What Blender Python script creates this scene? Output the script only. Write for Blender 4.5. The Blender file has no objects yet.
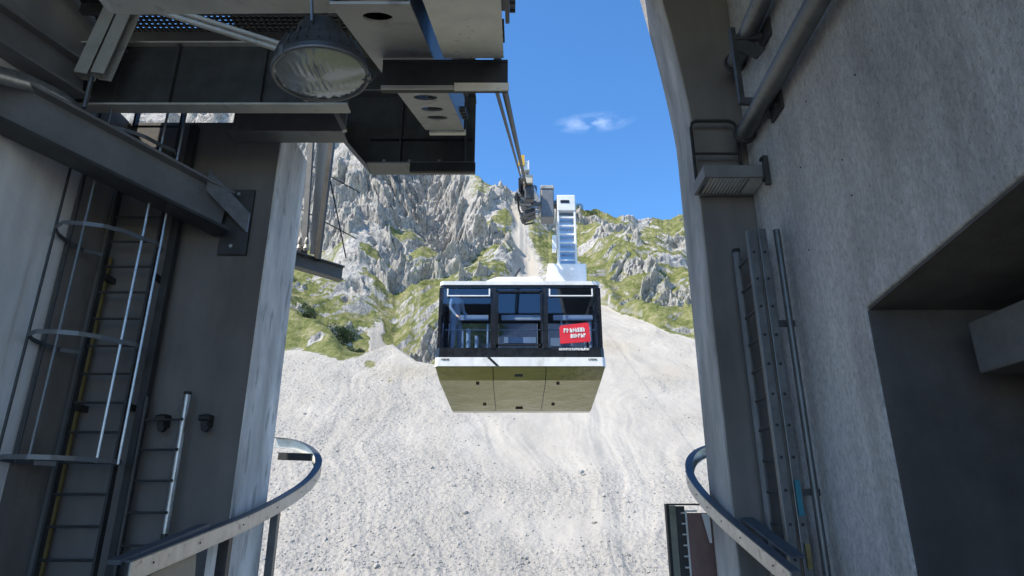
import bpy, bmesh, math, random
import numpy as np
from mathutils import Vector, Matrix, noise as mnoise
random.seed(7); np.random.seed(7)
R = math.radians
S = bpy.context.scene
COL = S.collection

# ---------------------------------------------------------------- camera, sky, sun, exposure
PITCH = R(19.35)
cd = bpy.data.cameras.new('camera'); cam = bpy.data.objects.new('camera', cd); COL.objects.link(cam)
cd.sensor_width = 36; cd.lens = 36*650/1024; cd.clip_start = .05; cd.clip_end = 5000
cam.location = (0, 0, 0); cam.rotation_euler = (R(90)+PITCH, 0, 0)
S.camera = cam
SUN_EL, SUN_AZ = 49, 242         # azimuth clockwise from +Y (behind the viewer, to the left)
W = bpy.data.worlds.new('World'); S.world = W; W.use_nodes = True
nt = W.node_tree; nt.nodes.clear()
sky = nt.nodes.new('ShaderNodeTexSky'); sky.sky_type = 'NISHITA'; sky.sun_disc = False
sky.sun_elevation = R(SUN_EL); sky.sun_rotation = R(SUN_AZ); sky.altitude = 1800; sky.air_density = 1.0; sky.dust_density = .3; sky.ozone_density = 2.5
bg = nt.nodes.new('ShaderNodeBackground'); bg.inputs['Strength'].default_value = .15
out = nt.nodes.new('ShaderNodeOutputWorld')
tc = nt.nodes.new('ShaderNodeTexCoord')
# a small wisp of cloud, fixed in the sky
mp = nt.nodes.new('ShaderNodeMapping'); mp.vector_type = 'POINT'
cdir = Vector((.125, .859, .571)).normalized()
mp.inputs['Location'].default_value = (-cdir.x/.058, 0, -cdir.z/.0125); mp.inputs['Scale'].default_value = (1/.058, 0, 1/.0125)
ln = nt.nodes.new('ShaderNodeVectorMath'); ln.operation = 'LENGTH'
nz = nt.nodes.new('ShaderNodeTexNoise'); nz.inputs['Scale'].default_value = 28; nz.inputs['Detail'].default_value = 6
mpn = nt.nodes.new('ShaderNodeMapping'); mpn.inputs['Scale'].default_value = (1, 1, 2.6)
m1 = nt.nodes.new('ShaderNodeMapRange'); m1.inputs[1].default_value = 1.1; m1.inputs[2].default_value = 0; m1.inputs[3].default_value = 0; m1.inputs[4].default_value = 1
m2 = nt.nodes.new('ShaderNodeMapRange'); m2.inputs[1].default_value = .42; m2.inputs[2].default_value = .85; m2.inputs[4].default_value = .42
mul = nt.nodes.new('ShaderNodeMath'); mul.operation = 'MULTIPLY'
front = nt.nodes.new('ShaderNodeSeparateXYZ'); gt = nt.nodes.new('ShaderNodeMath'); gt.operation = 'GREATER_THAN'; gt.inputs[1].default_value = .3
mul2 = nt.nodes.new('ShaderNodeMath'); mul2.operation = 'MULTIPLY'
mix = nt.nodes.new('ShaderNodeMixRGB'); mix.inputs['Color2'].default_value = (5.2, 5.6, 6.2, 1)
L = nt.links.new
L(tc.outputs['Generated'], mp.inputs['Vector']); L(mp.outputs[0], ln.inputs[0]); L(ln.outputs['Value'], m1.inputs[0])
L(tc.outputs['Generated'], mpn.inputs['Vector']); L(mpn.outputs[0], nz.inputs['Vector']); L(nz.outputs[0], m2.inputs[0])
L(m1.outputs[0], mul.inputs[0]); L(m2.outputs[0], mul.inputs[1])
L(tc.outputs['Generated'], front.inputs[0]); L(front.outputs['Y'], gt.inputs[0]); L(mul.outputs[0], mul2.inputs[0]); L(gt.outputs[0], mul2.inputs[1])
hsv = nt.nodes.new('ShaderNodeHueSaturation'); hsv.inputs['Saturation'].default_value = 1.22; hsv.inputs['Value'].default_value = .82
L(sky.outputs[0], hsv.inputs['Color'])
L(mul2.outputs[0], mix.inputs['Fac']); L(hsv.outputs[0], mix.inputs['Color1']); L(mix.outputs[0], bg.inputs['Color']); L(bg.outputs[0], out.inputs['Surface'])
sd = bpy.data.lights.new('sun', 'SUN'); sd.energy = 2.6; sd.angle = R(.5); sd.color = (1, .925, .80)
so = bpy.data.objects.new('sun', sd); COL.objects.link(so)
az = R(SUN_AZ); el = R(SUN_EL)
sdir = Vector((math.sin(az)*math.cos(el), math.cos(az)*math.cos(el), math.sin(el)))   # towards the sun
so.rotation_euler = sdir.to_track_quat('Z', 'Y').to_euler(); so.location = sdir*60
S.view_settings.view_transform = 'Standard'; S.view_settings.look = 'None'; S.view_settings.gamma = 1
S.view_settings.exposure = 1.42
S.cycles.max_bounces = 8; S.cycles.diffuse_bounces = 5; S.cycles.glossy_bounces = 4; S.cycles.transmission_bounces = 6; S.cycles.transparent_max_bounces = 8

# ---------------------------------------------------------------- materials
def mat(name, col, rough=.6, metal=0, var=.15, scale=6, bump=0, bscale=40, stretch=(1, 1, 1), spots=None, bdist=.02, spec=.5, large=None):
    m = bpy.data.materials.new(name); m.use_nodes = True; t = m.node_tree; N = t.nodes; l = t.links.new
    b = N['Principled BSDF']; b.inputs['Roughness'].default_value = rough; b.inputs['Metallic'].default_value = metal
    b.inputs['Specular IOR Level'].default_value = spec
    c = N.new('ShaderNodeTexCoord'); mpp = N.new('ShaderNodeMapping'); mpp.inputs['Scale'].default_value = stretch
    l(c.outputs['Object'], mpp.inputs['Vector'])
    n = N.new('ShaderNodeTexNoise'); n.inputs['Scale'].default_value = scale; n.inputs['Detail'].default_value = 8; n.inputs['Roughness'].default_value = .62
    l(mpp.outputs[0], n.inputs['Vector'])
    r = N.new('ShaderNodeValToRGB'); e = r.color_ramp.elements
    e[0].position = .3; e[1].position = .7
    e[0].color = tuple(max(0, x*(1-var)) for x in col)+(1,); e[1].color = tuple(min(1, x*(1+var)) for x in col)+(1,)
    l(n.outputs[0], r.inputs[0]); last = r.outputs[0]
    if spots:
        sc, sz, scol, amt = spots
        n2 = N.new('ShaderNodeTexNoise'); n2.inputs['Scale'].default_value = sc; n2.inputs['Detail'].default_value = 5; l(mpp.outputs[0], n2.inputs['Vector'])
        r2 = N.new('ShaderNodeMapRange'); r2.inputs[1].default_value = sz; r2.inputs[2].default_value = sz+.12; r2.inputs[4].default_value = amt
        l(n2.outputs[0], r2.inputs[0]); mx = N.new('ShaderNodeMixRGB'); mx.inputs['Color2'].default_value = scol+(1,)
        l(r2.outputs[0], mx.inputs['Fac']); l(last, mx.inputs['Color1']); last = mx.outputs[0]
    if large:
        n5 = N.new('ShaderNodeTexNoise'); n5.inputs['Scale'].default_value = large[0]; n5.inputs['Detail'].default_value = 5; n5.inputs['Distortion'].default_value = .8
        mp5 = N.new('ShaderNodeMapping'); mp5.inputs['Scale'].default_value = (1, 1, .45); l(c.outputs['Object'], mp5.inputs['Vector']); l(mp5.outputs[0], n5.inputs['Vector'])
        r5 = N.new('ShaderNodeMapRange'); r5.inputs[1].default_value = .38; r5.inputs[2].default_value = .62; r5.inputs[3].default_value = 1-large[1]; r5.inputs[4].default_value = 1+large[1]; l(n5.outputs[0], r5.inputs[0])
        n6 = N.new('ShaderNodeTexNoise'); n6.inputs['Scale'].default_value = 5; n6.inputs['Detail'].default_value = 6; mp6 = N.new('ShaderNodeMapping'); mp6.inputs['Scale'].default_value = (1, 1, .06); l(c.outputs['Object'], mp6.inputs['Vector']); l(mp6.outputs[0], n6.inputs['Vector'])
        r6 = N.new('ShaderNodeMapRange'); r6.inputs[1].default_value = .35; r6.inputs[2].default_value = .65; r6.inputs[3].default_value = 1-large[1]*.45; r6.inputs[4].default_value = 1+large[1]*.45; l(n6.outputs[0], r6.inputs[0])
        mm = N.new('ShaderNodeMath'); mm.operation = 'MULTIPLY'; l(r5.outputs[0], mm.inputs[0]); l(r6.outputs[0], mm.inputs[1])
        vm = N.new('ShaderNodeVectorMath'); vm.operation = 'SCALE'; l(last, vm.inputs[0]); l(mm.outputs[0], vm.inputs['Scale']); last = vm.outputs[0]
    l(last, b.inputs['Base Color'])
    rr = N.new('ShaderNodeMapRange'); rr.inputs[3].default_value = max(0, rough-.12); rr.inputs[4].default_value = min(1, rough+.12)
    l(n.outputs[0], rr.inputs[0]); l(rr.outputs[0], b.inputs['Roughness'])
    if bump:
        n3 = N.new('ShaderNodeTexNoise'); n3.inputs['Scale'].default_value = bscale; n3.inputs['Detail'].default_value = 6; n3.inputs['Roughness'].default_value = .65
        l(c.outputs['Object'], n3.inputs['Vector'])
        bm_ = N.new('ShaderNodeBump'); bm_.inputs['Strength'].default_value = bump; bm_.inputs['Distance'].default_value = bdist
        l(n3.outputs[0], bm_.inputs['Height']); l(bm_.outputs[0], b.inputs['Normal'])
    return m
M = {}
M['roughcast'] = mat('roughcast', (.57, .555, .55), .95, large=(.55, .22), var=.20, scale=26, bump=1, bscale=34, bdist=.035, stretch=(1, 1, .5), spots=(46, .55, (.34, .33, .32), .7))
M['concrete'] = mat('concrete', (.36, .35, .34), .9, large=(.8, .15), var=.2, scale=1.6, bump=.5, bscale=18, bdist=.02, spots=(3, .6, (.2, .2, .2), .5), stretch=(1, 1, .35))
M['lit_board_concrete'] = mat('lit_board_concrete', (.86, .86, .86), .9, large=(.9, .22), var=.28, scale=3.5, bump=.7, bscale=14, bdist=.03, spots=(7, .56, (.2, .205, .21), .6), stretch=(1, 1, .3))  # left pillar's bay side, paled to paint the daylight falling on it
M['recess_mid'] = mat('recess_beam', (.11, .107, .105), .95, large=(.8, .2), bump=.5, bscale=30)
M['shaded_concrete'] = mat('shaded_concrete', (.175, .168, .165), .9, large=(.7, .16), var=.2, scale=1.3, bump=.3, bscale=20, stretch=(1, 1, .5))  # pillar fronts, darkened to paint the shade of the hall
M['lit_grey_board'] = mat('lit_grey_board_concrete', (.40, .385, .37), .9, large=(.9, .22), var=.28, scale=3.5, bump=.7, bscale=14, bdist=.03, spots=(7, .56, (.2, .2, .2), .6), stretch=(1, 1, .3))  # right pillar's bay side, daylight put into a paler tone
M['recess'] = mat('recess_shade', (.09, .085, .085), .95, large=(.8, .2), bump=.5, bscale=30)  # near black, shade of the recess put into the colour
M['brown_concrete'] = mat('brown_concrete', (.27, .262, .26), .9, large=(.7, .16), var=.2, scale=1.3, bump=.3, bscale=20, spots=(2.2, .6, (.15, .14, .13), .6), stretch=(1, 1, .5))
M['skylit_pale'] = mat('skylit_pale', (.90, .90, .90), .9, large=(.9, .12), var=.13, scale=1.2, bump=.3, bscale=12, stretch=(1, 1, .4), spots=(1.4, .6, (.3, .31, .33), .5))  # skylight on the near left wall put into the colour
M['dark_steel'] = mat('dark_steel', (.06, .062, .065), .5, .35, var=.3, scale=5, bump=.08, bscale=60, spots=(12, .66, (.09, .085, .08), .6))
M['grey_steel'] = mat('grey_steel', (.16, .17, .18), .45, .6, var=.22, scale=6, bump=.06, bscale=50, spots=(9, .62, (.1, .1, .1), .6))
M['painted_steel'] = mat('painted_steel', (.19, .195, .205), .5, .2, var=.2, scale=3, bump=.06, bscale=50, spots=(5, .63, (.09, .09, .09), .6))
M['cream_steel'] = mat('cream_steel', (.88, .84, .73), .6, 0, var=.12, scale=4, bump=.1, bscale=40, spots=(16, .64, (.28, .24, .17), .6))
M['pale_steel'] = mat('pale_steel', (.50, .49, .46), .5, .2, var=.16, scale=3, bump=.06, bscale=40, spots=(8, .62, (.2, .2, .19), .5))
M['grey_paint'] = mat('grey_paint', (.36, .355, .34), .55, 0, var=.16, scale=4, spots=(6, .6, (.15, .15, .145), .6))
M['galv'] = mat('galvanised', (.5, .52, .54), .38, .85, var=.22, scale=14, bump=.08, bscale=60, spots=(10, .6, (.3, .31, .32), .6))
M['rail_steel'] = mat('rail_steel', (.52, .51, .48), .42, .55, var=.2, scale=8, bump=.12, bscale=40, spots=(14, .6, (.2, .18, .15), .7))
M['rail_sky_top'] = mat('rail_sky_top', (.12, .14, .165), .5, .5, var=.2, scale=8, bump=.1, bscale=40, spots=(10, .62, (.07, .09, .12), .6))  # blue in the tone paints the sky reflected on the rails
M['black'] = mat('black_rubber', (.02, .02, .022), .6, 0, var=.3, scale=10)
M['hole'] = mat('dark_opening', (.006, .006, .007), .95, 0, var=.1, scale=10)
M['white_paint'] = mat('white_paint', (.78, .78, .77), .38, 0, var=.05, scale=3, spots=(3.5, .56, (.52, .51, .48), .45), large=(2.2, .07))
M['cabin_black'] = mat('cabin_black', (.014, .015, .018), .28, 0, var=.3, scale=4, spots=(6, .6, (.04, .04, .04), .5))
M['belly'] = mat('cabin_belly_metal', (.35, .35, .25), .17, .9, var=.12, scale=1.2, spots=(2.2, .55, (.26, .25, .19), .5), stretch=(.35, 1, 1.5), bump=.45, bscale=1.1, bdist=.06)
M['red'] = mat('red_sign', (.72, .03, .05), .4, 0, var=.05, scale=6)
M['seat'] = mat('interior_grey', (.82, .83, .84), .5, 0, var=.08, scale=6)
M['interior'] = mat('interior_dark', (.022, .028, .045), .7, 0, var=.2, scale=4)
M['blue_pack'] = mat('jacket_blue', (.10, .14, .24), .8, 0, var=.2, scale=9)
M['shirt'] = mat('shirt_white', (.75, .77, .8), .8, 0, var=.08, scale=9)
M['trouser'] = mat('trouser_pale', (.55, .58, .62), .85, 0, var=.12, scale=9)
M['skin'] = mat('skin', (.5, .31, .22), .6, 0, var=.08, scale=9)
M['hair'] = mat('hair', (.05, .035, .025), .8, 0, var=.2, scale=20)
M['yellow'] = mat('yellow_plastic', (.62, .38, .04), .5, 0, var=.1, scale=6)
M['ochre'] = mat('ochre_pipe', (.24, .19, .07), .6, 0, var=.3, scale=5)
M['mauve'] = mat('mauve_panel', (.26, .17, .16), .25, 0, var=.22, scale=3, stretch=(1, 1, .5))
M['olive'] = mat('grey_green_board', (.30, .31, .25), .6, 0, var=.25, scale=4, spots=(6, .6, (.16, .17, .13), .6))
M['cyan'] = mat('teal_tape', (.03, .20, .27), .5)
M['timber'] = mat('pale_timber', (.55, .48, .38), .8, 0, var=.15, scale=3, stretch=(1, 1, .3))
M['bark'] = mat('bark', (.10, .075, .05), .9, 0, var=.3, scale=9)
M['needles'] = mat('needles', (.045, .075, .03), .8, 0, var=.45, scale=1.5)

def glass_mat(name, tint, mixf, rough=.03):
    m = bpy.data.materials.new(name); m.use_nodes = True; t = m.node_tree; N = t.nodes; l = t.links.new; N.clear()
    o = N.new('ShaderNodeOutputMaterial'); tr = N.new('ShaderNodeBsdfTransparent'); tr.inputs['Color'].default_value = tint+(1,)
    gl = N.new('ShaderNodeBsdfGlossy'); gl.inputs['Roughness'].default_value = rough; gl.inputs['Color'].default_value = (.8, .88, 1, 1)
    lw = N.new('ShaderNodeLayerWeight'); lw.inputs['Blend'].default_value = .25
    mr = N.new('ShaderNodeMapRange'); mr.inputs[3].default_value = mixf; mr.inputs[4].default_value = .8
    mx = N.new('ShaderNodeMixShader'); l(lw.outputs['Fresnel'], mr.inputs[0]); l(mr.outputs[0], mx.inputs[0]); l(tr.outputs[0], mx.inputs[1]); l(gl.outputs[0], mx.inputs[2]); l(mx.outputs[0], o.inputs['Surface'])
    return m
M['hanger_sky'] = mat('hanger_sky_tint', (.38, .52, .68), .3, .5, var=.12, scale=4)  # blue stands for the sky mirrored in the hanger
M['tinted'] = glass_mat('tinted_glass', (.46, .57, .72), .09)
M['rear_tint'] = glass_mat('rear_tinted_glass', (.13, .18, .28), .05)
def frosted(name):
    m = glass_mat(name, (.85, .9, .88), .25, .12); N = m.node_tree.nodes; l = m.node_tree.links.new
    d = N.new('ShaderNodeBsdfDiffuse'); d.inputs['Color'].default_value = (.75, .80, .78, 1); x = N.new('ShaderNodeMixShader'); x.inputs[0].default_value = .30
    o = [n for n in N if n.type == 'OUTPUT_MATERIAL'][0]; src = o.inputs[0].links[0].from_socket; l(src, x.inputs[1]); l(d.outputs[0], x.inputs[2]); l(x.outputs[0], o.inputs[0]); return m
M['lamp_glass'] = frosted('lamp_glass')
_unused = glass_mat('lamp_glass', (.85, .9, .88), .22, .10)

# ---------------------------------------------------------------- mesh builder
class MB:
    def __init__(s): s.v = []; s.f = []; s.m = []; s.mi = 0
    def add(s, vs, fs):
        o = len(s.v); s.v += [tuple(v) for v in vs]; s.f += [tuple(i+o for i in f) for f in fs]; s.m += [s.mi]*len(fs); return s
    def box(s, x0, x1, y0, y1, z0, z1):
        return s.add([(x0,y0,z0),(x1,y0,z0),(x1,y1,z0),(x0,y1,z0),(x0,y0,z1),(x1,y0,z1),(x1,y1,z1),(x0,y1,z1)],
                     [(0,3,2,1),(4,5,6,7),(0,1,5,4),(1,2,6,5),(2,3,7,6),(3,0,4,7)])
    def prism(s, poly, f0, f1):
        "poly: 2D points; f0,f1 map a 2D point to the two end positions"
        n = len(poly); a = [f0(p) for p in poly]; b = [f1(p) for p in poly]
        return s.add(a+b, [tuple(range(n))[::-1], tuple(range(n, 2*n))]+[(i, (i+1) % n, n+(i+1) % n, n+i) for i in range(n)])
    def yz(s, poly, x0, x1): return s.prism(poly, lambda p: (x0, p[0], p[1]), lambda p: (x1, p[0], p[1]))
    def xz(s, poly, y0, y1): return s.prism(poly, lambda p: (p[0], y1, p[1]), lambda p: (p[0], y0, p[1]))
    def xy(s, poly, z0, z1): return s.prism(poly, lambda p: (p[0], p[1], z0), lambda p: (p[0], p[1], z1))
    def bar(s, a, b, w, h, up=(0, 0, 1), poly=None):
        "straight member from a to b; section w wide, h high or any 2D polygon (side, up)"
        a = Vector(a); b = Vector(b); d = (b-a).normalized(); side = d.cross(Vector(up)).normalized(); u = side.cross(d)
        poly = poly or [(-w/2, -h/2), (w/2, -h/2), (w/2, h/2), (-w/2, h/2)]
        return s.prism(poly, lambda p: a+side*p[0]+u*p[1], lambda p: b+side*p[0]+u*p[1])
    def ibeam(s, a, b, w, h, t=.02, up=(0, 0, 1)):
        W_, H = w/2, h/2; q = t/2
        return s.bar(a, b, w, h, up, [(-W_,-H),(W_,-H),(W_,-H+t),(q,-H+t),(q,H-t),(W_,H-t),(W_,H),(-W_,H),(-W_,H-t),(-q,H-t),(-q,-H+t),(-W_,-H+t)])
    def chan(s, a, b, w, h, t=.02, up=(0, 0, 1)):
        W_, H = w/2, h/2
        return s.bar(a, b, w, h, up, [(-W_,-H),(W_,-H),(W_,-H+t),(-W_+t,-H+t),(-W_+t,H-t),(W_,H-t),(W_,H),(-W_,H)])
    def tube(s, pts, r, n=12, closed=False):
        pts = [Vector(p) for p in pts]; rings = []; k = len(pts)
        for i, p in enumerate(pts):
            if closed: d = pts[(i+1) % k]-pts[i-1]
            else: d = pts[min(i+1, k-1)]-pts[max(i-1, 0)]
            d.normalize(); ref = Vector((0, 0, 1)) if abs(d.z) < .9 else Vector((0, 1, 0))
            a = d.cross(ref).normalized(); b = d.cross(a)
            rr = r[i] if isinstance(r, (list, tuple)) else r
            rings.append([p+(a*math.cos(2*math.pi*j/n)+b*math.sin(2*math.pi*j/n))*rr for j in range(n)])
        vs = [q for g in rings for q in g]; fs = []
        for i in range(k if closed else k-1):
            for j in range(n):
                i2 = (i+1) % k; fs.append((i*n+j, i*n+(j+1) % n, i2*n+(j+1) % n, i2*n+j))
        if not closed: fs += [tuple(range(n)), tuple(range((k-1)*n, k*n))[::-1]]
        return s.add(vs, fs)
    def lathe(s, prof, o, axis=(0, 0, 1), n=32):
        "prof: (radius, height) pairs along axis"
        ax = Vector(axis).normalized(); ref = Vector((1, 0, 0)) if abs(ax.x) < .8 else Vector((0, 1, 0))
        a = ax.cross(ref).normalized(); b = ax.cross(a); o = Vector(o)
        vs = [o+ax*h+(a*math.cos(2*math.pi*j/n)+b*math.sin(2*math.pi*j/n))*r for r, h in prof for j in range(n)]
        fs = [(i*n+j, i*n+(j+1) % n, (i+1)*n+(j+1) % n, (i+1)*n+j) for i in range(len(prof)-1) for j in range(n)]
        if prof[0][0] > 1e-4: fs.append(tuple(range(n)))
        if prof[-1][0] > 1e-4: fs.append(tuple(range((len(prof)-1)*n, len(prof)*n))[::-1])
        return s.add(vs, fs)
    def cyl(s, a, b, r, n=16):
        a = Vector(a); b = Vector(b); return s.lathe([(r, 0), (r, (b-a).length)], a, b-a, n)
    def build(s, name, m, parent=None, bevel=0, smooth=None, org=None):
        me = bpy.data.meshes.new(name); v = s.v
        if org is not None: v = [(x-org[0], y-org[1], z-org[2]) for x, y, z in v]
        me.from_pydata([tuple(q) for q in v], [], s.f)
        for k in (m if isinstance(m, (list, tuple)) else [m]): me.materials.append(M[k])
        if len(me.materials) > 1: me.polygons.foreach_set('material_index', s.m)
        bmm = bmesh.new(); bmm.from_mesh(me); bmesh.ops.recalc_face_normals(bmm, faces=bmm.faces); bmm.to_mesh(me); bmm.free()
        if smooth:
            me.polygons.foreach_set('use_smooth', [True]*len(me.polygons)); me.set_sharp_from_angle(angle=R(smooth))
        o = bpy.data.objects.new(name, me); COL.objects.link(o)
        if org is not None: o.location = org
        if parent: o.parent = parent
        if bevel:
            bv = o.modifiers.new('bevel', 'BEVEL'); bv.width = bevel; bv.segments = 2; bv.limit_method = 'ANGLE'; bv.angle_limit = R(40)
        return o
def tag(o, label, cat, group=None, kind=None):
    o['label'] = label; o['category'] = cat
    if group: o['group'] = group
    if kind: o['kind'] = kind
    return o
def structure(o): o['kind'] = 'structure'; return o
def thing(name, loc, label, cat, group=None):
    o = bpy.data.objects.new(name, None); COL.objects.link(o); o.location = loc; o.empty_display_size = .2
    return tag(o, label, cat, group)
def part(mb, name, m, root, **k):
    "mesh given in world coordinates, parented under an unrotated root"
    l = root.matrix_basis.translation.copy(); p = root.parent
    while p: l += p.matrix_basis.translation; p = p.parent
    mb.v = [(x-l.x, y-l.y, z-l.z) for x, y, z in [tuple(v) for v in mb.v]]
    return mb.build(name, m, root, **k)
def copy_tree(o, parent=None):
    c = o.copy(); COL.objects.link(c); c.parent = parent
    for ch in list(o.children): copy_tree(ch, c)
    return c

# ---------------------------------------------------------------- terrain
def hash2(ix, iy, seed):
    h = (ix.astype(np.int64)*374761393+iy.astype(np.int64)*668265263+seed*982451653) & 0x7fffffff
    h = ((h ^ (h >> 13))*1274126177) & 0x7fffffff
    return ((h ^ (h >> 16)) & 0xffff)/65535.0
def vnoise(x, y, seed=0):
    ix = np.floor(x); iy = np.floor(y); fx = x-ix; fy = y-iy; fx = fx*fx*fx*(fx*(fx*6-15)+10); fy = fy*fy*fy*(fy*(fy*6-15)+10)
    def g(a, b, dx, dy):
        an = hash2(ix+a, iy+b, seed)*2*np.pi; return np.cos(an)*dx+np.sin(an)*dy
    rx = x-ix; ry = y-iy
    a = g(0,0,rx,ry); b = g(1,0,rx-1,ry); c = g(0,1,rx,ry-1); d = g(1,1,rx-1,ry-1)
    return ((a+(b-a)*fx)*(1-fy)+(c+(d-c)*fx)*fy)*1.5
def fbm(x, y, o=5, seed=0, rough=.5):
    s = 0; a = 1; f = 1
    for i in range(o): s = s+a*vnoise(x*f, y*f, seed+i*17); a *= rough; f *= 2.03
    return s
def ridged(x, y, o=5, seed=0, rough=.55):
    s = 0; a = 1; f = 1; w = 1
    for i in range(o):
        n = 1-np.abs(vnoise(x*f, y*f, seed+i*29))*1.6; n = np.clip(n, 0, 1)**2; s = s+a*n*w; w = np.clip(n*1.6, 0, 1); a *= rough; f *= 2.1
    return s
def cell(x, y, seed=0):
    "distance to nearest and second nearest point, and a random per cell"
    ix = np.floor(x); iy = np.floor(y); d1 = np.full(x.shape, 9.); d2 = np.full(x.shape, 9.); rid = np.zeros(x.shape); gx = np.zeros(x.shape); gy = np.zeros(x.shape)
    for a in (-1, 0, 1):
        for b in (-1, 0, 1):
            px = ix+a+hash2(ix+a, iy+b, seed); py = iy+b+hash2(ix+a, iy+b, seed+5); d = np.hypot(px-x, py-y); r = hash2(ix+a, iy+b, seed+11)
            near = d < d1; d2 = np.where(near, d1, np.minimum(d2, d)); rid = np.where(near, r, rid); gx = np.where(near, x-px, gx); gy = np.where(near, y-py, gy); d1 = np.where(near, d, d1)
    return d1, d2, rid, gx, gy
def facets(x, y, seed=0, tilt=1.0):
    "blocky crag relief: every cell is a tilted slab"
    d1, d2, r, gx, gy = cell(x, y, seed); a = r*6.283*7
    return r*1.0+tilt*(gx*np.cos(a)+gy*np.sin(a)*.6)
def chunks(x, y, seed=0, tilt=.9):
    d1, d2, r, gx, gy = cell(x, y, seed); a = r*44.; e = np.clip((d2-d1)/.22, 0, 1)
    return (.45+.55*r+tilt*(gx*np.cos(a)+gy*np.sin(a)*.7))*(e*(2-e))
def smooth(e0, e1, x):
    t = np.clip((x-e0)/(e1-e0), 0, 1); return t*t*(3-2*t)
# bearings (X/Y) against tangent of elevation, surveyed for the foot of the crags and for the ridge
FOOT_S = [-4, -1.2, -.50, -.334, -.27, -.222, -.20, -.188, -.175, -.15, -.11, -.04, .06, .10, .155, .21, .30, .5, 1.2, 4]
FOOT_E = [.1, .2, .245, .245, .228, .240, .252, .255, .245, .226, .220, .25, .315, .325, .318, .29, .262, .25, .2, .1]
RIDGE_S = [-4, -1.2, -.5, -.36, -.25, -.17, -.11, -.065, -.02, .04, .10, .16, .22, .32, .6, 1.2, 4]
RIDGE_E = [.2, .55, .78, .80, .80, .72, .60, .545, .515, .495, .499, .487, .478, .470, .45, .35, .15]
NEAR = 41.
def terrain(s, Y):
    """height and cover masks for bearing s and depth Y"""
    Ye = np.maximum(Y, NEAR); X = s*Ye
    eb = np.interp(s, FOOT_S, FOOT_E)+.006*fbm(s*13, Y*0+3, 2, 5); er = np.interp(s, RIDGE_S, RIDGE_E)+.009*fbm(s*26, Y*0+9, 4, 8)
    eb = np.minimum(eb, .36)
    Yb = 24/(.5-eb); Zb = eb*Yb; Yr = 190+44*(1-smooth(-.16, -.05, s))+14*fbm(s*6, Y*0+1.7, 2, 3); Zr = er*Yr
    t = (Y-Yb)/(Yr-Yb)
    leftm = 1-smooth(-.13, -.01, s)
    slo = (Zr-Zb)/(Yr-Yb); q = Y*np.sqrt(1+np.interp(s, [-4, -.5, -.17, 0, .3, 4], [1.0, 1.1, 1.1, .95, .9, .8])**2)
    # --- relief of the crags, measured square to the slope
    wx = X+2.2*fbm(X*.09, q*.09, 3, 301); wq = q+2.2*fbm(X*.09+5, q*.09, 3, 302)
    dx_ = wx*.80+wq*.60; dq_ = -wx*.60+wq*.80          # the buttresses lean to the left
    big = ridged(dx_*.038, dq_*.036, 4, 21)-.95
    crag = smooth(-.16, .30, fbm(X*.05, q*.05, 4, 44)+.75*leftm*smooth(.40, .58, t)+.35*big-.12-.50*(1-smooth(.08, .42, t)))
    b1 = chunks(dx_*.11, dq_*.10, 51)-.5; b2 = chunks(dx_*.27+.3*fbm(X*.3, q*.3, 2, 7), dq_*.24, 61)-.5; b3 = chunks(wx*.7, wq*.7, 71, 1.1)-.5
    ph = (wq*.93+wx*.30)/7.5+.5*fbm(X*.05, q*.05, 2, 66); st = (ph-np.floor(ph)); ledge = np.where(st < .75, st/.75, (1-st)/.25)-.5
    gx = .032-.026*t-.004*np.sin(t*9)
    gully = np.exp(-np.abs((s-gx-.008*fbm(Y*.06, s*0+2, 3, 9))/(.009+.036*np.clip(.8-t, 0, 1)))**2.2)*smooth(-.1, .02, t)*(1-smooth(.80, .95, t))
    fan = smooth(1.25, .8, np.abs(s+.195+.10*t-.006*fbm(Y*.2, s*0+4, 3, 17))/(.010+.17*np.clip(.14-t, 0, 1)))*(1-smooth(.18, .28, t))*smooth(-.2, 0, t)
    bare = np.clip(gully+fan, 0, 1)
    calm = smooth(3.2, 1.0, np.abs(s+.195+.10*t)/(.012+.16*np.clip(.16-t, 0, 1)))*(1-smooth(.2, .3, t))*smooth(-.2, 0, t)
    fade = smooth(0, .12, t)*(1-.75*smooth(.86, 1.0, t))*(1-.9*bare)*(1-.85*calm)
    mid = ridged(dx_*.10+.2*fbm(X*.12, q*.12, 2, 93), dq_*.075, 5, 95, .6)-.9
    hump = fbm(dx_*.028, dq_*.030, 3, 97)
    D = fade*(4.2*hump+2.2*big*(.3+.7*crag)+3.0*mid*(.10+.90*crag)+(3.0*b1+1.6*b2+.65*b3)*(.04+.96*crag)+.9*ledge*(.15+.85*crag)+.45*fbm(X*.6, q*.6, 5, 31, .58)*(.3+.7*crag))-2.5*gully*smooth(0, .1, t)
    tc_ = np.clip(t, 0, 1); prof = (1-leftm)*tc_+leftm*(.36*tc_+.64*tc_**2)+.04*np.sin(tc_*9+s*14)*smooth(0, .1, tc_)
    rock = Zb+(Zr-Zb)*prof
    rock = np.where(t > 1, Zr-(Y-Yr)*.5, rock)
    # --- scree
    scree = -24+.5*Y
    run = fbm(s*14+.8*fbm(X*.06, Y*.04, 3, 19), Y*.03, 4, 13)
    coarse = smooth(-.5, .6, .7*fbm(X*.09, Y*.09, 5, 77, .6)+.9*smooth(.03, -.22, s)-.45+.75*(1-smooth(44, 66, Y)))
    scr = scree+.22*run+.12*fbm(X*.22, Y*.16, 4, 15, .5)+.035*coarse*fbm(X*2.2, Y*2.0, 3, 81, .7)
    shelf = -9+.12*np.maximum(0, Y-8)+.25*fbm(X*.05, Y*.05, 3, 90)
    w = smooth(22, 36, Y)
    low = np.where(Y < 22, shelf, shelf*(1-w)+scr*w)
    m_ = smooth(-.015, .03, t)
    Z = low*(1-m_)+rock*m_
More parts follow.
